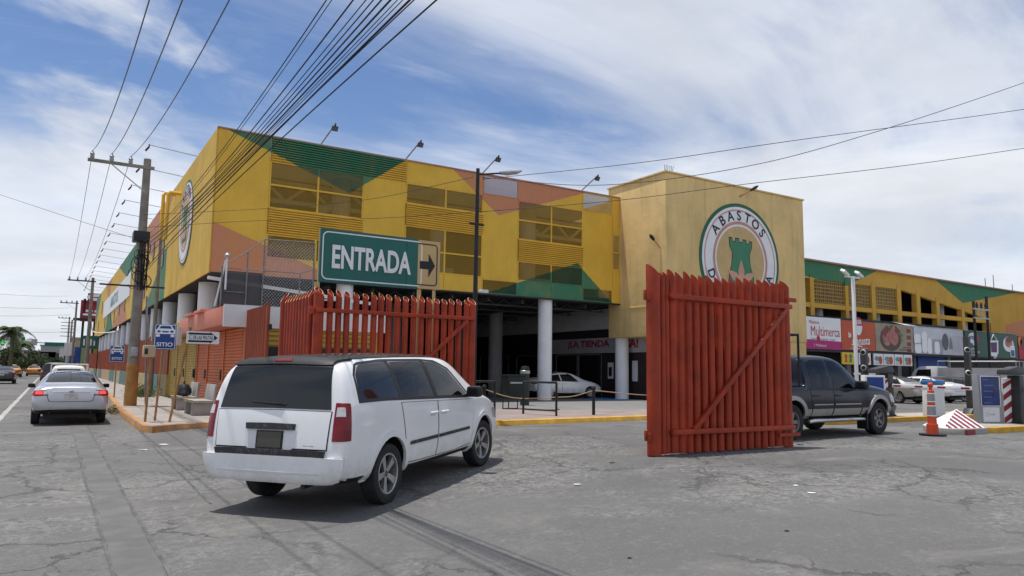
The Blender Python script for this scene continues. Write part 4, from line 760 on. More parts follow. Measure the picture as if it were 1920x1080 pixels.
b0 = gp(290, 788, .17); blade_sign('taxi_sign', 'blue SITIO taxi stand sign on the pavement corner', (b0.x, b0.y, .17), 2.62, .55, .7, lambda p: taxi_draw(p, 1.35), .02, (.12, 0), R_(-8))
b1 = gp(209, 745, .17); blade_sign('taxi_sign', 'farther blue taxi stand sign beyond the utility pole', (b1.x+.1, b1.y, .17), 2.4, .62, .75, lambda p: taxi_draw(p, 1.4), .0, (0, 0), R_(-5))
cb_ = gp(272, 790, .17); t = thing('call_box', 'cream call box on an ochre post beside the blue taxi sign', 'box', (cb_.x, cb_.y, .17)); MB().tube([(0, .02, 0), (.04, .02, 1.8)], .032, 8).build('post', M_wood, t, smooth=True); MB().box(-.17, .13, -.12, .16, 1.72, 2.04).build('box', M('cream_box', (.5, .38, .24), .6, dirt=.2), t, bevel=.03); MB().box(-.14, -.06, -.135, -.121, 1.8, 1.95).build('handle', M_dark, t)
ss = gp(318, 790, .17); t = thing('street_name_sign', 'white street name sign with black arrow on a leaning ochre post', 'sign', (ss.x, ss.y, .17)); MB().tube([(0, .05, 0), (.38, .05, 2.55)], .032, 8).build('post', M_wood, t, smooth=True)
pl = MB().prism(rrect(-.1, .74, -.17, .17, .03), 'z', -.012, 0).build('plate', M_swhite, t); pl.location = (.38, 0, 2.28); pl.rotation_euler = (math.pi/2, 0, R_(-4))
flat('arrow', [(-.05, -.13), (.5, -.13), (.5, -.16), (.70, 0), (.5, .16), (.5, .13), (-.05, .13)], M_sblack, pl, .001, .003); flat('text_field', [(-.05, -.075), (.60, -.075), (.60, .075), (-.05, .075)], M_swhite, pl, .005, .002); text('C. DE LAS FRUTAS', .145, M_sblack, 'lettering', pl, (.275, 0, .008), ext=.002, bold=.003, fit=.6, capz=.11)
pl2 = MB().box(-.12, .2, -.25, .25, -.012, 0).build('small_plate', M_white, t); pl2.location = (.1, .08, 2.3); pl2.rotation_euler = (math.pi/2, 0, R_(60)); MB().box(.3, .46, .0, .1, 2.55, 2.6).build('cap', M_stan, t)
def bench(label, px, py, bag=False):
    p = gp(px, py, .17); t = thing('bench', label, 'bench', (4.0, p.y, .17), (0, 0, R_(90)), 'concrete benches on the pavement')
    for x in (-.62, .62): MB().prism([(-.3, 0), (.3, 0), (.3, .38), (-.3, .38)], 'x', x-.06, x+.06).build('leg', M_conc, t, bevel=.02)
    MB().box(-.78, .78, -.34, .33, .38, .46).build('seat', M_conc, t, bevel=.025)
    MB().add([], []).prism([(-.36, .46), (-.28, .46), (-.33, .95), (-.41, .93)], 'x', -.75, .75).build('backrest', M_conc, t, bevel=.025)
    MB().box(-.78, .78, .29, .345, .461, .475).build('painted_edge', M_kerb, t); return t
bench('concrete bench with a black bag on it under the yellow shutters', 345, 764); bench('concrete bench nearest the minivan under the orange shutters', 395, 772)
bp = gp(345, 764, .17); bg_ = thing('bag', 'black bag lying on the farther concrete bench', 'bag', (3.98, bp.y-.1, .645)); b = MB(); b.lathe([(0, 0), (.2, .01), (.26, .1), (.24, .25), (.15, .38), (0, .42)], 14, Matrix.Scale(1.25, 4, (0, 1, 0))); b.build('bag_body', M_black, bg_, smooth=True); MB().lathe([(0, 0), (.1, .01), (.13, .1), (.09, .18), (0, .2)], 12, Matrix.Translation((-.03, -.42, 0))).build('pouch', M_black, bg_, smooth=True); MB().tube([(0, -.15, .35), (0, -.05, .52), (0, .1, .5), (0, .16, .36)], .018, 6).build('strap', M_black, bg_, smooth=True)
def leaf_cloud(name, mat, parent, n, fn, s, seed):
    r_ = random.Random(seed); b_ = MB()
    for _ in range(n):
        c_ = Vector(fn(r_)); d = Vector((r_.gauss(0, 1), r_.gauss(0, 1), r_.gauss(0, .7))).normalized(); u = d.orthogonal().normalized(); v = d.cross(u); q = s*r_.uniform(.6, 1.4)
        b_.add([c_-u*q*.4, c_+v*q, c_+u*q*.4, c_-v*q*.6], [(0, 1, 2, 3)])
    return b_.build(name, mat, parent)
M_weed = M('weed_leaf', (.075, .10, .03), .8, var=.4, vs=8); M_weed2 = M('dry_grass', (.20, .17, .08), .9, var=.3, vs=8)
wp = gp(224, 742, .17); t = thing('weed_tuft', 'scruffy green weed clump by the low wall behind the pole', 'plant', (3.9, wp.y, .17)); leaf_cloud('foliage', M_weed, t, 2200, lambda r_: (r_.gauss(0, .28), r_.gauss(0, 1.0), abs(r_.gauss(0, .22))), .05, 3)
wp = gp(214, 775, 0); t = thing('weed_tuft', 'dry grass tuft growing at the orange kerb', 'plant', (wp.x-.05, wp.y, .02)); leaf_cloud('foliage', M_weed2, t, 300, lambda r_: (r_.gauss(0, .1), r_.gauss(0, .7), abs(r_.gauss(0, .08))), .05, 4)
# ================================================================ forecourt rails, bin
def zrail(label, pts, posts, z=.98):
    t = wthing('railing', label, 'railing', (pts[0][0], pts[0][1], .35)); 
    for q in posts: MB().tube([(q[0], q[1], .34), (q[0], q[1], .35+z)], .035, 8).build('post', M_dark, t, smooth=True)
    a, c = pts; MB().tube([(a[0], a[1], .35+z-.06), (a[0], a[1], .35+z), (c[0], c[1], .35+z), (c[0], c[1], .35+z-.1)], .035, 8).build('top_rail', M_dark, t, smooth=True); MB().tube([(a[0], a[1], .5), (c[0], c[1], .5)], .025, 8).build('low_rail', M_dark, t, smooth=True)
g3 = lambda x, y: gp(x, y, .112).to_2d()
A, Bq, Cq = g3(927, 778), g3(981, 776), g3(1043, 780); D_ = g3(880, 776)
zrail('black tubular railing on the forecourt before the middle column', [tuple(Bq), tuple(Cq)], [Bq, Cq]); zrail('black tubular railing beside the minivan bonnet', [tuple(D_), tuple(A)], [D_, A])
bo = []
for q, lab in (((907, 776), 'low dark bollard left of the railing holding a rope'), ((1113, 778), 'low dark bollard right of the railing holding a rope')):
    p = g3(*q); bo.append(p); t = thing('bollard', lab, 'bollard', (p.x, p.y, .35), group='rope bollards'); MB().tube([(0, 0, 0), (0, 0, .78)], .05, 10).build('post', M_dark, t, smooth=True); MB().lathe([(0, .78), (.06, .78), (.07, .83), (.04, .88), (0, .89)], 12).build('cap', M_dark, t, smooth=True)
M_rope = M('rope', (.36, .27, .16), .9, var=.2, vs=20)
zt = 1.1
wire('tan rope sagging between the left bollard and the railing', [(bo[0].x, bo[0].y, zt), ((bo[0].x+Bq.x)/2, (bo[0].y+Bq.y)/2, zt-.2), (Bq.x, Bq.y, zt-.28), (Cq.x, Cq.y, zt-.2)], .016, M_rope, 'barrier ropes'); wire('tan rope from the railing to the right bollard', [(Cq.x, Cq.y, zt-.2), (Cq.x*.6+bo[1].x*.4, Cq.y*.6+bo[1].y*.4, zt-.18), (Cq.x*.3+bo[1].x*.7, Cq.y*.3+bo[1].y*.7, zt-.1), (bo[1].x, bo[1].y, zt)], .016, M_rope, 'barrier ropes'); wire('tan rope leading right from the bollard towards the shop', [(bo[1].x, bo[1].y, zt), (18.5, 20.5, .85), (22, 22, .75), (26.5, 27.5, 1.2)], .016, M_rope, 'barrier ropes')
bp = gp(962, 768, .0); t = thing('waste_bin', 'dark green waste bin on a black frame beyond the railing', 'bin', (bp.x, bp.y, .25)); t.scale = (.8, .8, .95); M_bin = M('bin_green', (.010, .016, .014), .5, var=.2)
MB().prism([(-.42, .5), (.42, .5), (.48, 1.28), (-.48, 1.28)], 'y', -.3, .3).build('body', M_bin, t, bevel=.03); b = MB()
for x in (-.4, .4): b.tube([(x, -.25, .0), (x, -.25, .5)], .025, 6); b.tube([(x, .25, 0), (x, .25, .5)], .025, 6)
for y in (-.25, .25): b.tube([(-.4, y, .02), (.4, y, .02)], .025, 6)
b.build('frame', M_dark, t); MB().box(-.5, .5, -.32, .32, 1.281, 1.34).build('lid', M_bin, t, bevel=.02)
MB().box(-.36, .36, -.312, -.301, 1.0, 1.06).build('panel_strip', M_grey, t)
t = thing('bollard_bin', 'green cylindrical bin with pale band standing behind the waste bin', 'bin', (bp.x+2.2, bp.y+2.6, .25)); MB().lathe([(0, 0), (.19, 0), (.19, 1.45), (.17, 1.5), (0, 1.5)], 18).build('body', M('bin_olive', (.02, .032, .026), .5), t, smooth=True); MB().lathe([(.195, 1.3), (.215, 1.32), (.215, 1.42), (.195, 1.44)], 18).build('band', M_grey, t, smooth=True); MB().lathe([(0, 1.5), (.2, 1.5), (.16, 1.6), (0, 1.63)], 18).build('cap', M_bin, t, smooth=True)
t = thing('fallen_pole', 'black bar lying on the forecourt beside the bin', 'pole', (13.6, 21.2, .29)); MB().tube([(-.6, .4, 0), (1.7, .2, 0)], .04, 8).build('bar', M_dark, t, smooth=True); MB().tube([(1.68, .2, 0), (1.8, .19, 0)], .055, 8).build('end_cap', M_dark, t, smooth=True)
# ================================================================ barrier lane equipment
def stripes(name, parent, w_, h_, n, slope, mat, z=.002):
    d = h_/n
    for i in range(-2, n+2):
        y0 = i*d; q = [(0, y0), (w_, y0+slope), (w_, y0+slope+d*.5), (0, y0+d*.5)]; q = [(x, min(max(y, 0), h_)) for x, y in q]
        if max(p[1] for p in q)-min(p[1] for p in q) > .02 and len(set(q)) > 2:
            uq = []
            for p in q:
                if p not in uq: uq.append(p)
            if len(uq) > 2: flat(name, uq, mat, parent, z, .003)
M_cab = M('charcoal_cabinet', (.032, .033, .036), .45, var=.15, dirt=.12); M_stripe = M('stripe_dark_red', (.25, .02, .03), .5, var=.15)
def cabinet(label, x, y, armdir):
    t = thing('barrier_cabinet', label, 'barrier', (x, y, .386), group='boom barrier cabinets')
    MB().prism([(-.17, 0), (.17, 0), (.15, 1.35), (-.13, 1.35)], 'y', -.16, .16).build('housing', M_cab, t, bevel=.02); MB().prism([(-.75, 1.36), (.2, 1.36), (.27, 1.45), (.2, 1.58), (-.1, 1.6), (-.72, 1.5)], 'y', -.15, .15).build('hood', M_cab, t, bevel=.03); MB().box(-.2, .2, -.19, .19, 0, .06).build('foot', M_dark, t, bevel=.01); MB().lathe([(0, 0), (.06, .0), (.05, .03), (0, .04)], 12, Matrix.Translation((.1, -.17, 1.0)) @ Matrix.Rotation(R_(90), 4, 'X')).build('lock', M_grey, t, smooth=True); return t
c2 = gp(1906, 794, .15); cabinet('charcoal barrier cabinet behind the blue information totem', c2.x+.1, c2.y, 0); c1 = gp(1664, 780, .15); cabinet('charcoal barrier cabinet beyond the pickup bonnet', c1.x, c1.y, 0)
def boom(label, a, c_):
    a, c_ = Vector(a), Vector(c_); t = wthing('barrier_boom', label, 'barrier', a, 'barrier booms'); n = 9
    MB().bar(a, c_, .05, .11).build('boom', M_swhite, t, bevel=.01)
    for i in range(0, n, 2): p = a.lerp(c_, (i+.15)/n); q = a.lerp(c_, (i+.85)/n); MB().bar(p, q, .058, .055).build('red_band', M_stripe, t)
boom('red and white boom reaching across the lane from the farther cabinet', (c1.x, c1.y-.2, 1.36), (c2.x-.2, c2.y+.35, 1.33)); boom('red and white boom at the right edge of the picture', (c2.x+.2, c2.y-.2, 1.3), (c2.x+.25, c2.y-3.4, 1.28))
tp = gp(1838, 794, .15); tq = gp(1882, 794, .15); ang = math.atan2(tq.y-tp.y, tq.x-tp.x); W_ = (tq-tp).length
t = thing('information_totem', 'grey totem with a dark blue tariff display on the near island', 'totem', (tp.x, tp.y, .386), (math.pi/2, 0, ang)); hT = 1.36
MB().box(0, W_, 0, hT, -.22, 0).build('body', M('totem_grey', (.26, .27, .29), .45, var=.08), t, bevel=.015); MB().box(.08, W_-.09, .5, hT-.06, .001, .012).build('display', M('display_blue', (.03, .045, .17), .3, var=.25, vs=4), t, bevel=.004); MB().box(.11, W_-.12, .05, .45, .001, .008).build('label', M_band, t); frame_rr('display_frame', .05, W_-.06, .47, hT-.03, .02, .03, M_chrome, t, .008)
for i in range(9): MB().box(.16, .16+(.16+.22*((i*7) % 5)/5), hT-.16-i*.08, hT-.13-i*.08, .0125, .0135).build('print_line', M_sblue if i % 2 else M('print_pale_blue', (.10, .13, .3), .4), t)
MB().tube(ell3 if False else [(.25+.05*math.cos(k*.7), .25+.05*math.sin(k*.7), .0095) for k in range(10)], .006, 5).build('logo_ring', M_grey, t); MB().box(.33, .5, .235, .265, .0085, .0095).build('logo_word', M_grey, t)
sq = gp(1888, 794, .15); t = thing('warning_sign', 'red and white striped warning panel right of the totem', 'sign', (sq.x, sq.y+.05, .386), (math.pi/2, 0, ang)); MB().box(0, .34, 0, 1.26, -.1, 0).build('panel', M_swhite, t, bevel=.01); stripes('red_stripe', t, .34, 1.26, 4, .22, M_stripe); MB().box(.341, .41, 0, 1.3, -.12, .01).build('side_frame', M('totem_grey2', (.26, .27, .29), .45), t)
wq = gp(1752, 780, .15); t = thing('ticket_post', 'white ticket post with a blue cap on the farther island', 'post', (wq.x, wq.y, .386)); MB().prism([(-.33, 0), (.33, 0), (.30, 1.02), (-.30, 1.02)], 'y', -.2, .2).build('body', M_white, t, bevel=.03); MB().box(-.34, .34, -.23, .23, 1.021, 1.16).build('cap', M('cap_blue', (.03, .16, .42), .4), t, bevel=.04); MB().box(-.42, -.33, -.12, .02, .62, .82).build('intercom', M_white, t, bevel=.02)
def campost(label, x, y, h, zs):
    t = thing('camera_post', label, 'post', (x, y, .386), group='camera posts on the islands'); MB().box(-.10, .10, -.08, .08, .12, h).build('post', M_cab, t, bevel=.01); MB().prism([(-.3, 0), (.3, 0), (.12, .2), (-.12, .2)], 'y', -.15, .15).build('foot', M_cab, t, bevel=.01)
    for z in zs:
        MB().tube([(-.12, -.05, z), (-.34, -.18, z-.02)], .085, 12).build('camera', M_white, t, smooth=True); MB().tube([(-.34, -.18, z-.02), (-.40, -.215, z-.025)], .065, 12).build('lens', M_black, t, smooth=True)
cp = gp(1820, 776, .15); campost('tall dark post with two white cameras on the farther island', cp.x, cp.y, 2.7, (2.25, 1.45)); campost('dark camera post behind the pickup bonnet below the meat sign', c1.x-.35, c1.y+.5, 2.15, (2.05, 1.55))
t2p = (c1.x-1.3, c1.y-.1); t = thing('information_totem', 'dark blue display panel half hidden behind the pickup bonnet', 'totem', (t2p[0], t2p[1], .386), (math.pi/2, 0, ang)); MB().box(0, .72, 0, 1.3, -.2, 0).build('body', M_white, t, bevel=.015); MB().box(.07, .65, .5, 1.24, .001, .012).build('display', M_sblue, t)
t = thing('warning_sign', 'red and white striped panel beside the farther cabinet', 'sign', (t2p[0]+.78, t2p[1], .386), (math.pi/2, 0, ang)); MB().box(0, .3, 0, 1.2, -.1, 0).build('panel', M_swhite, t); stripes('red_stripe', t, .3, 1.2, 4, .2, M_stripe)
hp = onY(1838, 620, 27.5); t = wthing('twin_pole', 'pair of dark posts with a crossarm and insulators above the green sign', 'utility pole', (hp.x, 27.5, .24))
for px_, zt_ in ((1825, 565), (1849, 556)): q_ = onY(px_, zt_, 27.5); MB().tube([(q_.x, 27.5, .2), (q_.x, 27.5, q_.z)], .1, 8).build('post', M_dark, t, smooth=True)
qa, qb = onY(1825, 578, 27.5), onY(1849, 577, 27.5); MB().box(qa.x-.2, qb.x+.2, 27.35, 27.45, qa.z-.1, qa.z+.02).build('cross_arm', M_grey, t); MB().box(qa.x-.2, qb.x+.2, 27.35, 27.45, qa.z-.75, qa.z-.65).build('cross_arm', M_grey, t)
for i in range(3): x_ = qa.x+.3+i*(qb.x-qa.x-.6)/2; MB().lathe([(0, 0), (.07, 0), (.1, .1), (.06, .16), (.1, .24), (.04, .45), (0, .46)], 10, Matrix.Translation((x_, 27.4, qa.z+.02))).build('insulator', M_dark, t, smooth=True); MB().tube([(x_, 27.4, qa.z-.1), (x_-.15, 27.38, qa.z-.4), (x_, 27.4, qa.z-.65)], .03, 6).build('fuse', M_grey, t, smooth=True)
# white lamp pole
lx = onY(1606, 700, 17.2); t = wthing('floodlight_pole', 'slim white pole with twin lamps in front of the orange sign', 'lamp', (lx.x, 17.2, .24)); x = lx.x
MB().box(x-.055, x+.055, 17.145, 17.255, .2, 5.55).build('pole', M_white, t, bevel=.015); MB().box(x-.5, x+.45, 17.17, 17.23, 5.5, 5.56).build('cross_arm', M_white, t)
for dx in (-.5, .42): h_ = MB().box(-.17, .17, -.12, .12, -.05, .05).build('lamp_head', M_swhite, t, bevel=.02); h_.location = (x+dx, 17.2, 5.68); h_.rotation_euler = (R_(25), R_(28), 0)
MB().box(x-.03, x+1.1, 17.1, 17.3, 1.70, 1.78).build('bracket', M_white, t)
# traffic channeliser and striped ramp
cn = gp(1749, 817); t = thing('traffic_channelizer', 'orange traffic channelizer post with grey bands on a black base', 'traffic post', (cn.x, cn.y, zg(cn.x))); M_or = M('cone_orange', (.62, .075, .025), .5, var=.12, dirt=.15); M_refl = M('reflective_grey', (.27, .27, .28), .4, var=.12)
MB().prism([(r_*math.cos(a), r_*math.sin(a)) for r_, a in [(.30, R_(22.5+45*i)) for i in range(8)]], 'z', 0, .05).build('base', M_black, t, bevel=.012)
pr = [(.13, .05), (.13, .28), (.105, .285), (.075, 1.08), (.04, 1.1), (.035, 1.16), (.06, 1.18), (.065, 1.24), (.04, 1.28), (0, 1.285)]; MB().lathe([(0, .05)]+pr, 20).build('post', M_or, t, smooth=True)
for z0, z1 in ((.50, .70), (.84, 1.0)): f_ = lambda z: .105-(z-.285)/.795*.03+.004; MB().lathe([(f_(z0), z0), (f_(z1), z1)], 20).build('band', M_refl, t, smooth=True)
for z0, z1 in ((.47, .495), (.705, .73), (.81, .835), (1.005, 1.03)): MB().lathe([(f_(z0), z0), (f_(z1), z1)], 20).build('trim_band', M_swhite, t, smooth=True)
wd_ = wthing('striped_wedge', 'concrete wedge with red and white stripes at the island nose', 'wedge', (19.4, 9.9, .24))
MB().prism([(18.9, 10.0), (18.98, 9.78), (19.2, 9.60), (20.28, 9.56), (20.28, 10.9), (19.7, 10.9), (19.2, 10.5)], 'z', .2, .392).build('base', M_conc, wd_, bevel=.02)
wa, wb_, wc_, we = Vector((18.92, 9.95, .393)), Vector((20.2, 9.60, .393)), Vector((20.9, 10.62, .80)), Vector((19.6, 10.85, .393)); wf = Vector((20.26, 10.88, .393))
MB().add([wa, wb_, wc_, we, wf], [(0, 1, 2), (0, 2, 3), (1, 4, 2), (3, 2, 4), (0, 3, 4, 1)]).build('ramp', M_white, wd_)
nrm_ = (wb_-wa).cross(wc_-wa).normalized()
for i in range(6):
    u0, u1 = .13+i*.148, .205+i*.148; u1 = min(u1, .985); MB().add([wa.lerp(wb_, u0)+nrm_*.006, wa.lerp(wb_, u1)+nrm_*.006, wa.lerp(wc_, u1)+nrm_*.006, wa.lerp(wc_, u0)+nrm_*.006], [(0, 1, 2, 3)]).build('red_stripe', M_stripe, wd_)
MB().box(19.22, 19.6, 9.535, 9.575, .25, .37).build('red_front', M_stripe, wd_)
# litter
def scrap(label, px, py, s, mat, seed):
    p = gp(px, py); r_ = random.Random(seed); n = 7; b = MB(); vs = [(0, 0, .014)]+[(s*r_.uniform(.5, 1)*math.cos(6.283*i/n), s*.8*r_.uniform(.5, 1)*math.sin(6.283*i/n), .006+r_.uniform(0, .02)*s*4) for i in range(n)]
    b.add(vs, [(0, 1+i, 1+(i+1) % n) for i in range(n)]); o = b.build('litter_scrap', mat); o.location = (p.x, p.y, zg(p.x)); return tag(o, label, 'litter', 'litter on the road')
for a in (('white paper scrap on the road left of the minivan', 268, 844, .12, M_swhite, 1), ('smaller paper scrap on the road close to the orange kerb', 305, 834, .13, M_swhite, 2), ('torn pale paper in front of the open gate', 1083, 909, .08, M_swhite, 3), ('flat white scrap on the road right of centre', 1522, 925, .08, M_swhite, 4), ('small pale scrap beside the flat white scrap', 1492, 911, .05, M_swhite, 5), ('dark crumpled scrap at the foot of the red gate', 1148, 868, .07, M_dark, 6), ('dark leaf like scrap low on the cracked road', 1475, 996, .04, M_dark, 7), ('dark debris by the right foot of the open gate', 1500, 834, .12, M_dark, 8), ('tiny dark scrap near the bottom edge', 1180, 1047, .03, M_dark, 9)): scrap(*a)
# ================================================================ vehicles
def evaluated(me, mods):
    o = bpy.data.objects.new('tmp', me); C.objects.link(o); tmp = []
    for kind, kw in mods:
        m_ = o.modifiers.new('m', kind)
        for a, v in kw.items():
            if a == 'cutter': c = bpy.data.objects.new('c', v); C.objects.link(c); tmp.append(c); m_.object = c
            else: setattr(m_, a, v)
    bpy.context.view_layer.update(); r = bpy.data.meshes.new_from_object(o.evaluated_get(bpy.context.evaluated_depsgraph_get()))
    for q in tmp+[o]: bpy.data.objects.remove(q)
    return r
def loft(rows):
    """rows: x, bottom, belt, top, lower, mid, belt and top half-widths, crown"""
    b = MB(); n = 20; vs = []
    for x, bot, belt, top, wl, wm, wb, wt, cr in rows:
        te = top-cr; h = [(.0, bot), (wl*.86, bot), (wl, bot+.06), (wm, bot+.42*(belt-bot)), ((wm+wb)/2+.004, bot+.78*(belt-bot)), (wb, belt-.015), (wb-.014, belt+.012), (wb+(wt-wb)*.55+.012, belt+(te-belt)*.55), (wt, te), (wt*.80, te+cr*.62), (0, top)]
        ring_ = [(x, -y, z) for y, z in h]+[(x, y, z) for y, z in h[-2:0:-1]]; vs += ring_
    R = len(rows); fs = [(r*n+i, r*n+(i+1) % n, (r+1)*n+(i+1) % n, (r+1)*n+i) for r in range(R-1) for i in range(n)]
    for r in (0, R-1):
        o = r*n; caps = [(o, o+1, o+n-1)]+[(o+i, o+i+1, o+n-i-1, o+n-i) for i in range(1, 9)]+[(o+9, o+10, o+11)]; fs += caps
    return b.add(vs, fs).mesh('cage', [], False)
def resamp(pts, n):
    P = [Vector(p) for p in pts]; L = [0]
    for a, c in zip(P, P[1:]): L.append(L[-1]+(c-a).length)
    out = []
    for i in range(n+1):
        s = L[-1]*i/n; k = 0
        while k < len(P)-2 and L[k+1] < s: k += 1
        out.append(P[k].lerp(P[k+1], (s-L[k])/max(1e-9, L[k+1]-L[k])))
    return out
def patch(bvh, name, lo, hi, proj, mat, parent, off=.005, nu=14, nv=5, rim=.014, s=1):
    """sheet lying on the body between two polylines; proj: 'side' (x,z), 'rear'/'front' (y,z), 'top' (x,y) or 'near' (x,y,z)"""
    A, B_ = resamp(lo, nu), resamp(hi, nu); vs = []; nr = []
    for j in range(nv+1):
        for i in range(nu+1):
            q = A[i].lerp(B_[i], j/nv)
            if proj == 'near': h = bvh.find_nearest(Vector((q[0], q[1]*s, q[2])))
            else:
                st, d = {'side': (Vector((q[0], 2.*s, q[1])) if proj == 'side' else None, Vector((0, -s, 0))), 'rear': (Vector((-4, q[0], q[1])), Vector((1, 0, 0))), 'front': (Vector((9, q[0], q[1])), Vector((-1, 0, 0))), 'top': (Vector((q[0], q[1], 4)), Vector((0, 0, -1)))}[proj]
                h = bvh.ray_cast(st, d)
                if h[0] is None: h = bvh.find_nearest(st+d*(1.1 if proj == 'side' else 3))
            nn = h[1]; vs.append(h[0]+nn*off); nr.append(nn)
    W = nu+1; fs = [(j*W+i, j*W+i+1, (j+1)*W+i+1, (j+1)*W+i) for j in range(nv) for i in range(nu)]
    bd = [i for i in range(W)]+[j*W+nu for j in range(1, nv+1)]+[nv*W+i for i in range(nu-1, -1, -1)]+[j*W for j in range(nv-1, 0, -1)]; o = len(vs)
    vs = vs+[vs[i]-nr[i]*rim for i in bd]; m_ = len(bd); fs += [(bd[k], bd[(k+1) % m_], o+(k+1) % m_, o+k) for k in range(m_)]
    return MB().add(vs, fs).build(name, mat, parent, smooth=True, angle=50)
def rpoly(lo, hi): return [tuple(p) for p in lo]+[tuple(p) for p in reversed(hi)]
def wheel_meshes(r, wdt, rr, spokes, mrim, split=False):
    T = Matrix.Rotation(R_(90), 4, 'X'); h = wdt/2     # outside is local -y after rotation (axis z -> -y)
    ty = MB().lathe([(rr*.97, -h*.8), (rr*1.06, -h*.93), (r*.88, -h), (r*.955, -h*.93), (r*.99, -h*.74), (r, -h*.5), (r, h*.5), (r*.99, h*.74), (r*.955, h*.93), (r*.88, h), (rr*1.06, h*.93), (rr*.97, h*.8)], 44, T)
    for i in range(4): z = -h*.5+h*i/3*1.0; ty.lathe([(r*1.0005, z-.006), (r*1.0045, z-.003), (r*1.0045, z+.035), (r*1.0005, z+.038)], 44, T)
    b = MB().lathe([(rr*1.0, h*.55), (rr*1.03, h*.86), (rr*1.0, h*.92), (rr*.93, h*.86), (rr*.9, h*.3), (rr*.9, -h*.7)], 40, T)
    b.lathe([(0, h*.62), (rr*.17, h*.62), (rr*.2, h*.5), (rr*.2, h*.2)], 18, T)
    for k in range(spokes):
        a = 2*math.pi*k/spokes
        for da in ((-.13, .13) if split else (0,)):
            ca, sa = math.cos(a+da*.6), math.sin(a+da*.6); w0, w1 = (.10, .12) if split else (.17, .20); q = []
            for rad, ww, z in ((rr*.14, w0, h*.58), (rr*.55, (w0+w1)/2*.9, h*.66), (rr*.95, w1, h*.72)):
                for sgn in (-1, 1):
                    for dz in (0, -.045): q.append(T @ Vector((rad*ca-sgn*ww*rr*sa, rad*sa+sgn*ww*rr*ca, z+dz)))
            b.add(q, [(0, 2, 6, 4), (4, 6, 10, 8), (1, 5, 7, 3), (5, 9, 11, 7), (0, 4, 5, 1), (4, 8, 9, 5), (2, 3, 7, 6), (6, 7, 11, 10)])
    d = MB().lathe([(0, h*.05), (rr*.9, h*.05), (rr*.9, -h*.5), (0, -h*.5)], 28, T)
    for i in range(spokes): a = 2*math.pi*(i+.5)/spokes; d.lathe([(0, h*.66), (.012, h*.66), (.014, h*.55)], 8, T @ Matrix.Translation((rr*.1*math.cos(a), rr*.1*math.sin(a), 0)))
    return d.mesh('wheel', M_rimd, True), ty.mesh('tyre', M_rubber, True), b.mesh('rim', mrim, True)
def put_wheels(root, wm, xs_, yw, z, steer=0.):
    for k, x in enumerate(xs_):
        for s in (-1, 1):
            w_ = obj('wheel', wm[0], root, (x, s*yw, z), (0, rnd.uniform(0, 1.2), (steer if k else 0)+(0 if s < 0 else math.pi)))
            obj('tyre', wm[1], w_); obj('rim', wm[2], w_)
def car_body(rows, arches, cuts=(), cavity=None, seg=2):
    cage = loft(rows); solid = evaluated(cage, [('SUBSURF', dict(levels=seg, render_levels=seg))])
    bm = bmesh.new(); bm.from_mesh(solid); bvh = BVHTree.FromBMesh(bm); bm.free(); mods = []
    if cavity: mods.append(('BOOLEAN', dict(operation='DIFFERENCE', solver='EXACT', cutter=evaluated(loft(cavity), [('SUBSURF', dict(levels=1, render_levels=1))]))))
    for poly in cuts:
        for s in (-1, 1): mods.append(('BOOLEAN', dict(operation='DIFFERENCE', solver='EXACT', cutter=MB().prism(poly, 'y', s*.45, s*1.4).mesh('cut', []))))
    for (x, z, r, y0) in arches:
        for s in (-1, 1): mods.append(('BOOLEAN', dict(operation='DIFFERENCE', solver='EXACT', cutter=MB().tube([(x, s*y0, z), (x, s*1.5, z)], r, 40).mesh('cut', []))))
    me = evaluated(solid, mods); me.materials.clear()
    return me, bvh
def finish(me, arches, paint, inner=None, bvh=None):
    me.materials.append(paint); me.materials.append(M_black); me.materials.append(inner or M_black)
    bm = bmesh.new(); bm.from_mesh(me)
    for f in bm.faces:
        c = f.calc_center_median(); f.material_index = 0; f.smooth = True
        for (x, z, r, y0) in arches:
            if math.hypot(c.x-x, c.z-z) < r+.002 and abs(c.y) > y0-.02 and not (abs(f.normal.y) > .3 and abs(c.y) > y0+.06 and math.hypot(c.x-x, c.z-z) > r-.004): f.material_index = 1
        if bvh is not None and f.material_index == 0 and bvh.find_nearest(c)[3] > .012: f.material_index = 2
        if c.z < .42 and f.normal.z < -.5: f.material_index = 1
    bm.to_mesh(me); bm.free()
    try: me.set_sharp_from_angle(angle=R_(38))
    except Exception: pass
    return me
def carpaint(name, col, metal=0., rough=.32, dirt=.18, coat=.6):
    m_ = M(name, col, rough, metal, var=.04, vs=1.2, dirt=dirt, dcol=tuple(x*.45+.05 for x in col), coat=coat, local=True)
    nt = m_.node_tree; bs_ = [n for n in nt.nodes if n.type == 'BSDF_PRINCIPLED'][0]; src = bs_.inputs['Base Color'].links[0].from_socket; oc = _objc(nt); sx_ = N(nt.nodes, 'ShaderNodeSeparateXYZ'); nt.links.new(oc, sx_.inputs[0])
    dust = _math(nt, 'MULTIPLY', _ss(nt, sx_.outputs[2], .85, .3, 0, .6), _ss(nt, _noise(nt, oc, 5, 7, .7), .35, .7)); nt.links.new(_mix(nt, dust, src, tuple(x*.45+.13 for x in col)), bs_.inputs['Base Color']); return m_
G_dark = glass('tinted_glass', trans=0); G_clear = glass('car_glass', .85); G_mid = glass('smoked_glass', .66)
M_tail = M('tail_lamp_red', (.20, .004, .010), .3, var=.25, vs=8, coat=.15, local=True); M_taill = M('tail_lamp_lit', (.85, .04, .03), .3, emit=1.6); M_clearl = M('clear_lamp', (.55, .52, .52), .15, var=.2, vs=14, coat=.6)
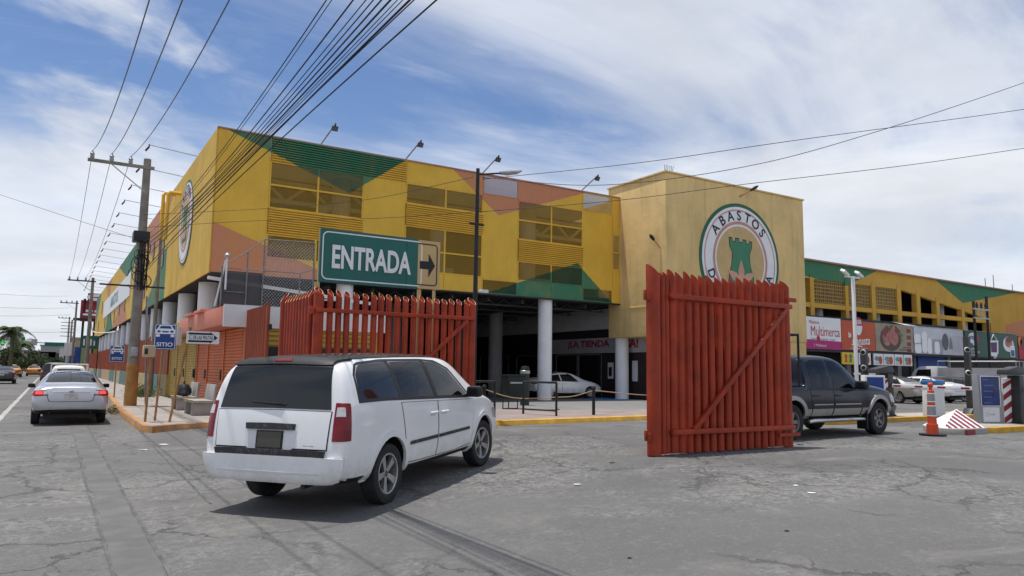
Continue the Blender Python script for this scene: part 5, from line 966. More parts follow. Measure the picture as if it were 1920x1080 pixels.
M_trim = M('cabin_trim', (.055, .053, .05), .9); M_seat = M('car_interior', (.075, .07, .065), .9); M_darkred = M('dark_red_matte', (.09, .012, .016), .9); M_plate = M('licence_plate', (.5, .5, .47), .5, var=.2, vs=14, local=True); M_scuff = M('scuffed_plastic', (.03, .03, .032), .6, dirt=.5, dcol=(.25, .25, .25), vs=8, local=True)
def mirror(root, x, y, z, s, mat, sc=1.):
    b = MB(); b.box(-.07*sc, .07*sc, -.11*sc, .11*sc, -.075*sc, .075*sc); o = b.build('mirror', mat, root, bevel=.05*sc); o.location = (x, s*(y+.13*sc), z); g_ = MB().box(-.0715*sc-.002, -.071*sc, -.06*sc, .06*sc, -.04*sc, .04*sc).build('mirror_glass', G_dark, o)
    MB().bar((x+.03, s*(y-.03), z-.06*sc), (x+.02, s*(y+.06), z-.04*sc), .05, .04).build('mirror_arm', mat, root)
def handle(door, x, y, z, s, mat):
    b = MB().tube([(x-.10, y*1.0, z), (x-.085, y+.035, z), (x+.085, y+.035, z), (x+.10, y, z)] if s > 0 else [(x-.10, y, z), (x-.085, y-.035, z), (x+.085, y-.035, z), (x+.10, y, z)], .015, 8); return b.build('handle', mat, door, smooth=True)
def side_y(bvh, x, z, s): h = bvh.ray_cast(Vector((x, 2.*s, z)), Vector((0, -s, 0))); return h[0].y if h[0] else s*.9
# ---------------------------------------------------------------- white minivan
def build_van():
    P_w = carpaint('van_white_paint', (.80, .80, .80), 0, .34, .10)
    rows = [(-1.075, 0.5, 0.6, 0.7, 0.74, 0.78, 0.78, 0.74, 0.02), (-1.06, 0.44, 0.68, 0.84, 0.84, 0.9, 0.89, 0.84, 0.02), (-1.02, 0.4, 0.84, 1.1, 0.88, 0.955, 0.94, 0.87, 0.03), (-0.985, 0.38, 1.05, 1.22, 0.9, 0.975, 0.955, 0.86, 0.04), (-0.93, 0.36, 1.16, 1.47, 0.91, 0.985, 0.965, 0.83, 0.043), (-0.86, 0.34, 1.215, 1.66, 0.92, 0.99, 0.97, 0.805, 0.051), (-0.78, 0.33, 1.215, 1.72, 0.92, 0.99, 0.97, 0.765, 0.064), (-0.62, 0.32, 1.215, 1.755, 0.925, 0.99, 0.97, 0.745, 0.076), (-0.2, 0.31, 1.215, 1.767, 0.93, 0.99, 0.97, 0.735, 0.085), (0.6, 0.27, 1.179, 1.774, 0.93, 0.99, 0.97, 0.73, 0.085), (1.4, 0.27, 1.143, 1.767, 0.93, 0.99, 0.97, 0.725, 0.085), (2.0, 0.27, 1.116, 1.755, 0.93, 0.99, 0.965, 0.715, 0.085), (2.35, 0.27, 1.1, 1.7, 0.93, 0.985, 0.96, 0.705, 0.076), (2.75, 0.27, 1.082, 1.49, 0.925, 0.98, 0.95, 0.69, 0.06), (3.1, 0.28, 1.079, 1.275, 0.92, 0.975, 0.94, 0.72, 0.05), (3.32, 0.29, 1.045, 1.165, 0.91, 0.97, 0.925, 0.74, 0.04), (3.6, 0.3, 0.985, 1.095, 0.9, 0.955, 0.9, 0.72, 0.04), (3.85, 0.3, 0.88, 0.99, 0.85, 0.92, 0.86, 0.68, 0.03), (3.98, 0.31, 0.72, 0.8, 0.78, 0.84, 0.78, 0.6, 0.03), (4.03, 0.36, 0.62, 0.68, 0.66, 0.72, 0.68, 0.5, 0.02)]
    WIN = [([(-.66, 1.265), (-.1, 1.25), (.27, 1.235)], [(-.585, 1.53), (-.45, 1.635), (.24, 1.665)]), ([(.39, 1.23), (.85, 1.21), (1.29, 1.19)], [(.35, 1.66), (.8, 1.66), (1.25, 1.655)]), ([(1.40, 1.185), (1.95, 1.16), (2.5, 1.135)], [(1.36, 1.65), (1.72, 1.63), (2.03, 1.52)])]
    ar = [(0, .365, .425, .60), (3.078, .365, .425, .60)]
    cav = [(-.78, .75, 1.0, 1.30, .78, .86, .86, .66, .05), (-.6, .70, 1.0, 1.60, .80, .90, .90, .60, .05), (.5, .70, 1.0, 1.70, .80, .91, .91, .60, .05), (1.9, .70, 1.0, 1.66, .80, .91, .90, .59, .05), (2.35, .70, 1.0, 1.54, .80, .90, .88, .60, .05), (2.8, .75, .98, 1.22, .78, .86, .84, .60, .04)]
    me, bvh = car_body(rows, ar, [rpoly(*w_) for w_ in WIN[1:]], cav); finish(me, ar, P_w, M_trim, bvh)
    r = thing('minivan', 'white minivan with black roof and tinted windows turning into the entrance', 'van')
    body = obj('body', me, r)
    for s in (-1, 1):
        # doors as panels sitting on dark seams
        for nm, lo, hi, hx, hz in (('sliding_door', [(.47, .42), (.8, .41), (1.33, .40)], [(.30, 1.165), (.8, 1.145), (1.33, 1.12)], 1.18, .98), ('front_door', [(1.37, .40), (2.0, .39), (2.58, .42)], [(1.37, 1.12), (2.0, 1.09), (2.66, 1.065)], 1.53, .97)):
            e = .012; lo2 = [(a-(e if i == 0 else 0)+(e if i == 2 else 0), c-e) for i, (a, c) in enumerate(lo)]; hi2 = [(a-(e if i == 0 else 0)+(e if i == 2 else 0), c+e*.6) for i, (a, c) in enumerate(hi)]
            d = patch(bvh, nm, lo, hi, 'side', P_w, r, .006, 12, 8, .01, s); patch(bvh, 'seam', lo2, hi2, 'side', M_black, d, .003, 12, 8, .006, s)
            y = side_y(bvh, hx, hz, s)+s*.004; handle(d, hx, y, hz, s, P_w); patch(bvh, 'handle_cup', [(hx-.09, hz-.045), (hx+.09, hz-.045)], [(hx-.09, hz+.045), (hx+.09, hz+.045)], 'side', M_band, d, .0075, 6, 3, .004, s)
            x0, x1 = (.52, 1.32) if nm[0] == 's' else (1.38, 2.46); patch(bvh, 'side_molding', [(x0, .635), (x1, .635)], [(x0, .675), (x1, .675)], 'side', M_scuff, d, .022, 10, 2, .02, s)
        for (lo, hi), gm in zip(WIN, (G_dark, G_mid, G_clear)): patch(bvh, 'side_window', lo, hi, 'side', gm, r, .002 if gm is not G_dark else .006, 12, 6, .004, s)
        fr_lo = [(-.70, 1.10), (.0, 1.095), (.15, 1.09)]
        for lo, hi in (([(.28, 1.20), (.38, 1.20)], [(.24, 1.685), (.34, 1.685)]), ([(1.295, 1.16), (1.395, 1.16)], [(1.25, 1.675), (1.355, 1.675)])): patch(bvh, 'pillar', lo, hi, 'side', M_black, r, .006, 3, 6, .01, s)
        patch(bvh, 'window_trim', [(-.70, 1.225), (-.1, 1.215), (1.2, 1.155), (2.58, 1.095)], [(-.69, 1.265), (-.1, 1.25), (1.2, 1.195), (2.54, 1.135)], 'side', M_black, r, .007, 24, 2, .01, s)
        for lo, hi in (([(-.66, 1.265), (-.60, 1.54), (-.46, 1.64), (.2, 1.67), (1.3, 1.66), (1.73, 1.635), (2.06, 1.525), (2.54, 1.135)], [(-.695, 1.26), (-.632, 1.555), (-.475, 1.665), (.2, 1.695), (1.3, 1.685), (1.74, 1.66), (2.09, 1.54), (2.59, 1.125)]),): patch(bvh, 'window_trim', lo, hi, 'side', M_black, r, .006, 40, 1, .008, s)
        # lamps and bumper corner
        tl = patch(bvh, 'tail_lamp', [(-1.05, .835, .84), (-1.02, .94, .84), (-.91, 1.02, .84)], [(-1.0, .835, 1.25), (-.98, .93, 1.25), (-.89, 1.0, 1.25)], 'near', M_tail, r, .012, 12, 8, .016, s)
        patch(bvh, 'reverse_lamp', [(-1.02, .86, 1.10), (-.97, .96, 1.10)], [(-1.0, .86, 1.20), (-.96, .95, 1.20)], 'near', M_clearl, tl, .016, 8, 4, .006, s)
        patch(bvh, 'headlamp', [(3.97, .55, .66), (3.85, .88, .68), (3.55, .97, .72)], [(3.93, .55, .82), (3.8, .86, .86), (3.5, .95, .88)], 'near', M_clearl, r, .01, 10, 5, .012, s)
        for xa in (0, 3.078):      # wheel arch lips
            q = []
            for k in range(17): a = R_(-8+196*k/16); x_, z_ = xa+.44*math.cos(a), .365+.44*math.sin(a); q.append((x_, z_))
            lo_ = [(xa+.424*math.cos(R_(-8+196*k/16)), .365+.424*math.sin(R_(-8+196*k/16))) for k in range(17)]; hi_ = [(xa+.50*math.cos(R_(-8+196*k/16)), .365+.50*math.sin(R_(-8+196*k/16))) for k in range(17)]
            patch(bvh, 'wheel_arch', lo_, hi_, 'side', P_w, r, .032, 32, 2, .04, s)
        mirror(r, 2.42, .95, 1.19, s, M_black, 1.1)
    # tail
    tg = patch(bvh, 'tailgate', [(-.765, .755), (0, .755), (.765, .755)], [(-.79, 1.145), (0, 1.155), (.79, 1.145)], 'rear', P_w, r, .009, 18, 10, .012); patch(bvh, 'seam', [(-.778, .74), (0, .74), (.778, .74)], [(-.80, 1.152), (0, 1.162), (.80, 1.152)], 'rear', M_black, tg, .004, 18, 10, .008)
    patch(bvh, 'rear_window', [(-.78, 1.168), (0, 1.175), (.78, 1.168)], [(-.70, 1.62), (0, 1.64), (.70, 1.62)], 'rear', G_dark, r, .008, 18, 8, .012)
    patch(bvh, 'garnish', [(-.33, .945), (0, .945), (.33, .945)], [(-.34, 1.01), (0, 1.015), (.34, 1.01)], 'rear', M_scuff, tg, .04, 12, 3, .035)
    patch(bvh, 'plate_recess_shade', [(-.34, .76), (-.30, .735), (.30, .735), (.34, .76)], [(-.37, .95), (-.3, .95), (.3, .95), (.37, .95)], 'rear', M('recess_shade_white', (.70, .70, .71), .4, local=True), tg, .012, 12, 4, .006)  # shade of the plate recess painted as a greyer patch
    pl = patch(bvh, 'licence_plate', [(-.165, .755), (.165, .755)], [(-.165, .92), (.165, .92)], 'rear', M('dark_plate_cover', (.055, .05, .04), .2, var=.2), tg, .026, 4, 3, .01); patch(bvh, 'plate_frame', [(-.185, .742), (.185, .742)], [(-.185, .935), (.185, .935)], 'rear', M_black, pl, .022, 4, 3, .01)
    for sx_, w_, zz in ((-.62, .09, .73), (.50, .2, .742), (.46, .16, .722)): pass
    text('GRAND', .035, M_dark, 'badge', tg, (-1.072, -.53, .775), (math.pi/2, 0, -math.pi/2), .002, .001, 1.2); text('CARAVAN', .035, M_dark, 'badge', tg, (-1.074, -.56, .742), (math.pi/2, 0, -math.pi/2), .002, .001, 1.3)
    wp_ = MB().tube([(-.985, -.16, 1.215), (-1.015, -.1, 1.225), (-1.005, .32, 1.24)], [.02, .016, .008], 6).build('rear_wiper', M_black, r, smooth=True)
    patch(bvh, 'spoiler', [(-.69, 1.628), (0, 1.645), (.69, 1.628)], [(-.68, 1.69), (0, 1.715), (.68, 1.69)], 'rear', M_black, r, .035, 16, 3, .05); patch(bvh, 'brake_lamp', [(-.12, 1.665), (.12, 1.665)], [(-.12, 1.685), (.12, 1.685)], 'rear', M_tail, r, .042, 6, 1, .01)
    patch(bvh, 'roof_panel', [(-.82, -.67), (0, -.635), (1.6, -.62), (2.25, -.6)], [(-.82, .67), (0, .635), (1.6, .62), (2.25, .6)], 'top', M('black_roof', (.02, .02, .022), .25, coat=.5), r, .012, 24, 12, .016)
    bp_ = patch(bvh, 'bumper', [(-1.05, -.97, .35), (-1.1, -.6, .335), (-1.12, 0, .33), (-1.1, .6, .335), (-1.05, .97, .35)], [(-1.04, -.97, .665), (-1.08, -.6, .675), (-1.1, 0, .675), (-1.08, .6, .675), (-1.04, .97, .665)], 'near', P_w, r, .05, 30, 6, .06)
    patch(bvh, 'bumper_step', [(-1.075, -.74, .672), (-1.10, 0, .676), (-1.075, .74, .672)], [(-1.05, -.76, .735), (-1.06, 0, .74), (-1.05, .76, .735)], 'near', M_scuff, bp_, .045, 18, 3, .05); patch(bvh, 'bumper_crease', [(-.70, .497), (0, .492), (.70, .497)], [(-.70, .512), (0, .508), (.70, .512)], 'rear', M_band, bp_, .0525, 18, 1, .004)
    for s in (-1, 1): patch(bvh, 'bumper_end', [(-1.0, .97, .385), (-.80, 1.02, .37), (-.44, 1.02, .36)], [(-.99, .97, .80), (-.80, 1.02, .815), (-.50, 1.02, .66)], 'near', P_w, bp_, .014, 12, 6, .02, s)
    patch(bvh, 'windscreen', [(-.72, 1.20), (0, 1.22), (.72, 1.20)], [(-.60, 1.60), (0, 1.64), (.60, 1.60)], 'front', G_dark, r, .006, 14, 6, .01)
    patch(bvh, 'grille', [(-.45, .55), (.45, .55)], [(-.5, .72), (.5, .72)], 'front', M_dark, r, .012, 10, 3, .02)
    # seats seen through the windows
    for x, y in ((.35, -.45), (.35, .45), (1.5, -.42), (1.5, .42)):
        MB().box(x-.05, x+.45, y-.24, y+.24, .62, .82).box(x-.15, x+.02, y-.23, y+.23, .82, 1.28).box(x-.12, x-.03, y-.13, y+.13, 1.28, 1.45).build('seat', M_seat, r, bevel=.04)
    MB().box(-.1, .1, -.8, -.55, .75, 1.42).build('red_block', M_darkred, r, bevel=.05); MB().box(2.45, 2.85, -.8, .8, .72, 1.02).build('dashboard', M_seat, r, bevel=.04); MB().tube([(2.3+.02*math.cos(k*.55), .4+.18*math.sin(k*.55), 1.0+.18*math.cos(k*.55)) for k in range(12)], .018, 6).build('steering_wheel', M_black, r, smooth=True)  # plain dark red block behind the quarter window
    MB().tube([(-.7, -.45, .36), (-1.05, -.45, .35)], .03, 8).build('exhaust', M_dark, r, smooth=True); MB().box(-.35, 3.5, -.6, .6, .29, .36).build('underbody', M_black, r)
    put_wheels(r, wheel_meshes(.355, .225, .235, 5, M_rim, True), (0, 3.078), .855, .355, R_(-6))
    return r
def place(root, X, Y, head, L=3., tr=1.6, zbase=None, rollk=1.):
    hd = R_(head); f = Vector((math.sin(hd), math.cos(hd))); l = Vector((-math.cos(hd), math.sin(hd))); P = Vector((X, Y)); z = [zg((P+f*a+l*b_).x) for a, b_ in ((0, -tr/2), (0, tr/2), (L, -tr/2), (L, tr/2))]
    z0 = (z[0]+z[1])/2; pit = math.atan(((z[2]+z[3])/2-z0)/L); rol = math.atan((z[1]+z[3]-z[0]-z[2])/2/tr)
    root.location = (X, Y, z0+.002 if zbase is None else zbase); root.rotation_euler = (rol*rollk, -pit, math.pi/2-hd); return root
van = place(build_van(), 3.0, 9.2, 51.5, 3.078, rollk=.3); van.rotation_euler[1] -= R_(.35); van.scale = (1, .962, 1.025)
# ---------------------------------------------------------------- sedans
SED = [(-1.02, .48, .60, .72, .66, .70, .70, .60, .02), (-1.0, .40, .70, .88, .78, .84, .82, .70, .03), (-.95, .34, .82, 1.0, .83, .89, .86, .70, .04), (-.86, .30, .90, 1.06, .85, .905, .87, .66, .04), (-.6, .28, .935, 1.09, .86, .91, .87, .66, .04), (-.42, .26, .945, 1.115, .86, .912, .872, .64, .04), (-.1, .24, .95, 1.27, .87, .914, .875, .60, .05), (.3, .22, .95, 1.405, .87, .915, .878, .57, .06), (.8, .21, .945, 1.46, .87, .915, .88, .56, .06), (1.3, .21, .935, 1.465, .87, .915, .88, .56, .06), (1.75, .21, .925, 1.40, .87, .914, .878, .58, .06), (2.15, .21, .915, 1.23, .865, .912, .875, .62, .05), (2.5, .22, .90, 1.05, .86, .91, .865, .68, .04), (2.9, .24, .86, .985, .85, .905, .85, .70, .04), (3.3, .26, .79, .90, .83, .88, .82, .66, .04), (3.58, .28, .68, .78, .76, .82, .76, .58, .03), (3.70, .30, .58, .66, .66, .72, .66, .5, .02), (3.74, .38, .52, .58, .52, .58, .54, .4, .02)]
SAR = [(0, .325, .365, .58), (2.75, .325, .365, .58)]
SWIN = [([(-.18, .99), (.3, .985), (.72, .98)], [(.12, 1.24), (.35, 1.355), (.72, 1.40)]), ([(.80, .98), (1.3, .97), (1.92, .96)], [(.80, 1.405), (1.25, 1.40), (1.55, 1.30)])]
SM, SBVH = car_body(SED, SAR)
SWM = wheel_meshes(.325, .205, .21, 7, M_rim)
def build_sedan(label, name, paint, glassm=G_dark, lit=False, detail=True, group=None, taxi=False):
    me = SM.copy(); finish(me, SAR, paint); r = thing(name, label, 'car', group=group); bvh = SBVH; obj('body', me, r)
    nu = 12 if detail else 6
    for s in (-1, 1):
        for lo, hi in SWIN: patch(bvh, 'side_window', lo, hi, 'side', glassm, r, .005, nu, 4, .01, s)
        tl = patch(bvh, 'tail_lamp', [(-1.0, .52, .80), (-.98, .80, .78), (-.72, .95, .82)], [(-.97, .58, .93), (-.93, .80, .94), (-.66, .92, .96)], 'near', M_tail, r, .012, 10, 4, .014, s)
        if lit: patch(bvh, 'lit_lamp', [(-.99, .66, .83), (-.95, .82, .83)], [(-.985, .66, .91), (-.94, .82, .915)], 'near', M_taill, tl, .016, 5, 3, .006, s); patch(bvh, 'reverse_lamp', [(-1.0, .54, .83), (-.99, .64, .82)], [(-.985, .57, .91), (-.98, .64, .92)], 'near', M_clearl, tl, .016, 4, 3, .006, s)
        patch(bvh, 'headlamp', [(3.62, .5, .60), (3.45, .82, .62), (3.15, .92, .68)], [(3.58, .5, .70), (3.4, .80, .76), (3.1, .88, .80)], 'near', M_clearl, r, .01, 8, 3, .012, s)
        if detail:
            for lo, hi, hx in (([(.10, .34), (.4, .32), (.78, .32)], [(-.2, .93), (.3, .94), (.78, .935)], .62), ([(.80, .32), (1.4, .32), (2.0, .34)], [(.80, .935), (1.4, .925), (2.02, .905)], 1.0)):
                d = patch(bvh, 'door', lo, hi, 'side', paint, r, .005, 10, 6, .008, s); patch(bvh, 'seam', [(a-.01*(i == 0)+.01*(i == 2), c-.01) for i, (a, c) in enumerate(lo)], [(a-.01*(i == 0)+.01*(i == 2), c+.008) for i, (a, c) in enumerate(hi)], 'side', M_black, d, .0025, 10, 6, .006, s); y = side_y(bvh, hx, .82, s)+s*.004; handle(d, hx, y, .82, s, paint)
            patch(bvh, 'window_trim', [(-.24, .955), (.8, .95), (2.0, .93)], [(-.22, .985), (.8, .975), (1.96, .958)], 'side', M_black, r, .006, 16, 1, .008, s)
        mirror(r, 1.78, .86, 1.0, s, M_black if lit else paint, .82)
    patch(bvh, 'rear_window', [(-.62, 1.135), (0, 1.15), (.62, 1.135)], [(-.50, 1.405), (0, 1.435), (.50, 1.405)], 'rear', G_dark, r, .006, 14, 5, .01); patch(bvh, 'windscreen', [(-.66, 1.06), (0, 1.08), (.66, 1.06)], [(-.52, 1.39), (0, 1.43), (.52, 1.39)], 'front', G_dark, r, .006, 12, 5, .01)
    pl = patch(bvh, 'licence_plate', [(-.16, .70), (.16, .70)], [(-.16, .84), (.16, .84)], 'rear', M_plate, r, .014, 4, 2, .012)
    if detail:
        bt = patch(bvh, 'boot_lid', [(-.50, .66), (-.42, .64), (.42, .64), (.50, .66)], [(-.60, .97), (-.4, 1.0), (.4, 1.0), (.60, .97)], 'rear', paint, r, .006, 16, 6, .008); patch(bvh, 'seam', [(-.515, .648), (-.43, .628), (.43, .628), (.515, .648)], [(-.615, .975), (-.4, 1.006), (.4, 1.006), (.615, .975)], 'rear', M_black, bt, .002, 16, 6, .006)
        patch(bvh, 'chrome_bar', [(-.44, .875), (0, .885), (.44, .875)], [(-.44, .91), (0, .93), (.44, .91)], 'rear', M_chrome, bt, .025, 12, 2, .022); MB().box(-1.05, -1.03, -.05, .05, .89, .96).build('badge', M_chrome, bt, bevel=.008); text('ALTIMA' if False else '', .05, M_dark, 'x', bt) if False else None
        for s in (-1, 1): MB().tube([(-.9, s*.48, .35), (-1.03, s*.48, .36)], .045, 12, caps=False).tube([(-.98, s*.48, .355), (-.985, s*.48, .355)], .044, 12).build('exhaust', M_dark, r, smooth=True)
        patch(bvh, 'lower_bumper', [(-.72, .33), (0, .32), (.72, .33)], [(-.66, .42), (0, .43), (.66, .42)], 'rear', M_black, r, .008, 14, 3, .012); b = MB()
        for x, y in ((.1, .4), (.1, -.4), (1.1, .4), (1.1, -.4)): pass
    MB().box(-.75, 3.3, -.62, .62, .2, .3).build('underbody', M_black, r); put_wheels(r, SWM, (0, 2.75), .79, .325)
    if taxi: MB().box(.75, .95, -.28, .28, 1.46, 1.6).build('roof_sign', M_swhite, r, bevel=.03)
    return r
P_sil = carpaint('silver_paint', (.50, .50, .54), .55, .3, .06); P_whc = carpaint('white_car_paint', (.76, .76, .76)); P_drk = carpaint('charcoal_car_paint', (.035, .036, .04), .3); P_tax = carpaint('taxi_paint', (.62, .26, .035), 0, .4); P_blk = carpaint('black_car_paint', (.012, .012, .013)); P_gld = carpaint('champagne_paint', (.42, .40, .37), .5, .32)
place(build_sedan('silver sedan with lit brake lamps driving away at the left kerb', 'sedan', P_sil, lit=True), .53, 24.75, 0, 2.75).scale = (1.02, 1.02, 1.02)
j = place(build_sedan('silver sedan parked under the hall behind the middle column', 'sedan', carpaint('pale_silver_paint', (.74, .75, .77), .1, .3, .04)), 22.15, 32.4, 90, 2.75); j.scale = (.95, .95, .96)
for lab, pt, x, y, hd in (('champagne silver sedan parked behind the farther barrier cabinet', P_gld, 38.9, 22.2, 4), ('white sedan parked behind the white ticket post', P_whc, 42.4, 22.3, 0), ('dark sedan parked beyond the boom in the right car park', P_blk, 45.6, 22.2, 0), ('white sedan parked at the right edge behind the striped panel', P_whc, 52.6, 22.0, 0), ('grey sedan parked in a second row behind the white sedan', P_sil, 47.5, 25.5, 90)):
    place(build_sedan(lab, 'sedan', pt, group='cars in the right car park'), x, y, hd, 2.75)
place(build_sedan('dark sedan parked in the shade under the hall behind the railing', 'sedan', P_blk), 14.6, 33.2, 90, 2.75)
q = gp(24, 720); place(build_sedan('dark sedan at the left edge of the road', 'sedan', P_drk), q.x-.8, q.y+.9, 0, 2.75)
for lab, px, py, pt, tx in (('orange taxi driving ahead in the middle of the road', 64, 697, P_tax, True), ('orange taxi near the left edge behind the dark sedan', 25, 698, P_tax, True), ('small white car far down the road beside the taxis', 40, 690, P_whc, False), ('small pale car far down the road right of the orange taxi', 52, 688, P_sil, False)):
    y = {697: 122, 698: 112, 690: 190, 688: 225}[py]; p = onY(px, 690, y); place(build_sedan(lab, 'taxi' if tx else 'sedan', pt, detail=False, group='far traffic', taxi=tx), p.x, y, 0, 2.75)
# ---------------------------------------------------------------- pickups
TR = [(-1.28, .60, .75, .88, .74, .80, .80, .76, .02), (-1.25, .52, .88, 1.08, .86, .93, .92, .88, .03), (-1.2, .46, 1.02, 1.16, .90, .975, .96, .93, .03), (-1.0, .44, 1.06, 1.18, .91, .985, .965, .935, .03), (.45, .44, 1.06, 1.18, .91, .985, .965, .935, .03), (.53, .43, 1.07, 1.20, .91, .985, .965, .93, .03), (.57, .43, 1.08, 1.70, .91, .985, .965, .78, .05), (.66, .42, 1.08, 1.86, .91, .985, .965, .75, .06), (.9, .42, 1.08, 1.905, .91, .985, .965, .735, .07), (1.6, .42, 1.075, 1.915, .91, .985, .965, .73, .07), (2.15, .42, 1.07, 1.87, .91, .985, .96, .73, .07), (2.5, .42, 1.065, 1.66, .91, .985, .955, .75, .06), (2.82, .42, 1.06, 1.36, .91, .985, .95, .80, .05), (3.0, .43, 1.08, 1.27, .91, .985, .95, .84, .04), (3.3, .45, 1.08, 1.235, .91, .985, .945, .82, .04), (3.9, .47, 1.05, 1.18, .90, .98, .93, .80, .04), (4.28, .48, .98, 1.11, .87, .95, .90, .76, .04), (4.42, .50, .88, .99, .82, .89, .84, .70, .03), (4.47, .56, .78, .88, .74, .80, .76, .6, .02)]
TAR = [(0, .40, .47, .60), (3.53, .40, .47, .60)]
TWIN = [([(.74, 1.14), (1.1, 1.135), (1.5, 1.13)], [(.76, 1.70), (1.0, 1.765), (1.47, 1.775)]), ([(1.63, 1.13), (2.1, 1.125), (2.68, 1.12)], [(1.59, 1.775), (1.9, 1.755), (2.12, 1.66)])]
TCAV = [(.70, .85, 1.0, 1.62, .80, .88, .88, .62, .05), (.85, .85, 1.0, 1.82, .80, .89, .89, .62, .05), (1.6, .85, 1.0, 1.85, .80, .89, .89, .62, .05), (2.1, .85, 1.0, 1.80, .80, .89, .88, .62, .05), (2.6, .85, 1.0, 1.45, .80, .88, .86, .64, .04), (2.75, .88, 1.0, 1.2, .78, .85, .84, .6, .04)]
TM, TB = car_body(TR, TAR, [rpoly(*w_) for w_ in TWIN], TCAV)
def build_truck(label, paint, lower, flare, wheels=True):
    me = TM.copy(); finish(me, TAR, paint, M_trim, TB); r = thing('pickup_truck', label, 'pickup'); obj('body', me, r); bvh = TB
    bed = patch(bvh, 'bed_floor', [(-1.1, -.80), (.40, -.80)], [(-1.1, .80), (.40, .80)], 'top', M_black, r, .012, 8, 6, .01)
    for s in (-1, 1):
        for lo, hi in TWIN: patch(bvh, 'side_window', lo, hi, 'side', G_clear, r, .002, 10, 5, .004, s); patch(bvh, 'window_trim', [(lo[0][0]-.05, lo[0][1]-.04), (lo[-1][0]+.06, lo[-1][1]-.04)], [(lo[0][0]-.05, lo[0][1]), (lo[-1][0]+.04, lo[-1][1])], 'side', M_black, r, .006, 10, 1, .008, s)
        for nm, lo, hi, hx in (('rear_door', [(.74, .50), (1.1, .49), (1.54, .49)], [(.66, 1.07), (1.1, 1.075), (1.54, 1.07)], .86), ('front_door', [(1.58, .49), (2.1, .49), (2.72, .50)], [(1.58, 1.07), (2.1, 1.065), (2.76, 1.05)], 1.74)):
            d = patch(bvh, nm, lo, hi, 'side', paint, r, .006, 10, 8, .008, s); patch(bvh, 'seam', [(a-.012*(i == 0)+.012*(i == 2), c-.012) for i, (a, c) in enumerate(lo)], [(a-.012*(i == 0)+.012*(i == 2), c+.01) for i, (a, c) in enumerate(hi)], 'side', M_black, d, .003, 10, 8, .006, s); y = side_y(bvh, hx, .96, s)+s*.005; handle(d, hx, y, .96, s, M_black)
            patch(bvh, 'lower_panel', [(lo[0][0]+.005, .505), (lo[-1][0]-.01, .505)], [(lo[0][0], .66), (lo[-1][0]-.005, .66)], 'side', lower, d, .009, 10, 3, .008, s); patch(bvh, 'trim_strip', [(lo[0][0]+.02, .745), (lo[-1][0]-.03, .745)], [(lo[0][0]+.02, .77), (lo[-1][0]-.03, .77)], 'side', M_chrome, d, .014, 8, 1, .012, s)
        for lo, hi in (([(-1.2, .50), (-.48, .48)], [(-1.22, .66), (-.40, .66)]), ([(.48, .46), (.72, .46)], [(.42, .66), (.70, .66)]), ([(2.78, .46), (3.06, .46)], [(2.78, .66), (3.12, .66)]), ([(4.02, .50), (4.35, .56)], [(3.96, .66), (4.4, .66)])): patch(bvh, 'lower_panel', lo, hi, 'side', lower, r, .008, 6, 3, .008, s)
        for xa in (0, 3.53): patch(bvh, 'wheel_flare', [(xa+.47*math.cos(R_(-12+204*k/16)), .40+.47*math.sin(R_(-12+204*k/16))) for k in range(17)], [(xa+.56*math.cos(R_(-12+204*k/16)), .40+.56*math.sin(R_(-12+204*k/16))) for k in range(17)], 'side', flare, r, .035, 32, 2, .045, s)
        mirror(r, 2.52, .94, 1.2, s, M_black, 1.35); MB().tube([(.62, s*.93, .38), (.75, s*.98, .40), (2.75, s*.98, .40), (2.88, s*.93, .38)], .045, 10).build('side_step', M_chrome, r, smooth=True)
        MB().box(-.62, -.58, s*.78-.12, s*.78+.12, .12, .5).build('mud_flap', M_black, r); MB().box(2.94, 2.98, s*.84-.13, s*.84+.13, .14, .6).build('mud_flap', M_black, r)
        patch(bvh, 'headlamp', [(4.42, .55, .76), (4.3, .85, .76), (4.1, .95, .78)], [(4.40, .55, .92), (4.26, .84, .94), (4.05, .93, .96)], 'near', M_clearl, r, .012, 8, 3, .014, s); patch(bvh, 'tail_lamp', [(-1.24, .86, .72), (-1.1, .98, .72)], [(-1.22, .86, 1.06), (-1.1, .97, 1.06)], 'near', M_tail, r, .012, 4, 5, .014, s)
        patch(bvh, 'marker_lamp', [(3.30, .86), (3.38, .86)], [(3.30, .96), (3.38, .96)], 'side', M_chrome, r, .008, 3, 2, .008, s)
    patch(bvh, 'windscreen', [(-.78, 1.26), (0, 1.30), (.78, 1.26)], [(-.64, 1.74), (0, 1.78), (.64, 1.74)], 'front', G_dark, r, .006, 12, 6, .01); patch(bvh, 'back_window', [(-.6, 1.3), (.6, 1.3)], [(-.55, 1.68), (.55, 1.68)], 'rear', G_dark, r, .006, 10, 4, .01)
    patch(bvh, 'front_bumper', [(4.3, -.97, .48), (4.55, -.6, .46), (4.6, 0, .46), (4.55, .6, .46), (4.3, .97, .48)], [(4.28, -.97, .70), (4.5, -.6, .70), (4.55, 0, .70), (4.5, .6, .70), (4.28, .97, .70)], 'near', flare, r, .07, 24, 4, .08); MB().box(-1.4, -1.3, -.9, .9, .52, .68).build('rear_bumper', M_chrome, r, bevel=.02)
    for y in (-.42, .42): MB().box(1.5, 2.0, y-.25, y+.25, .8, 1.0).box(1.42, 1.58, y-.24, y+.24, 1.0, 1.45).box(1.44, 1.54, y-.13, y+.13, 1.47, 1.62).build('seat', M_seat, r, bevel=.05)
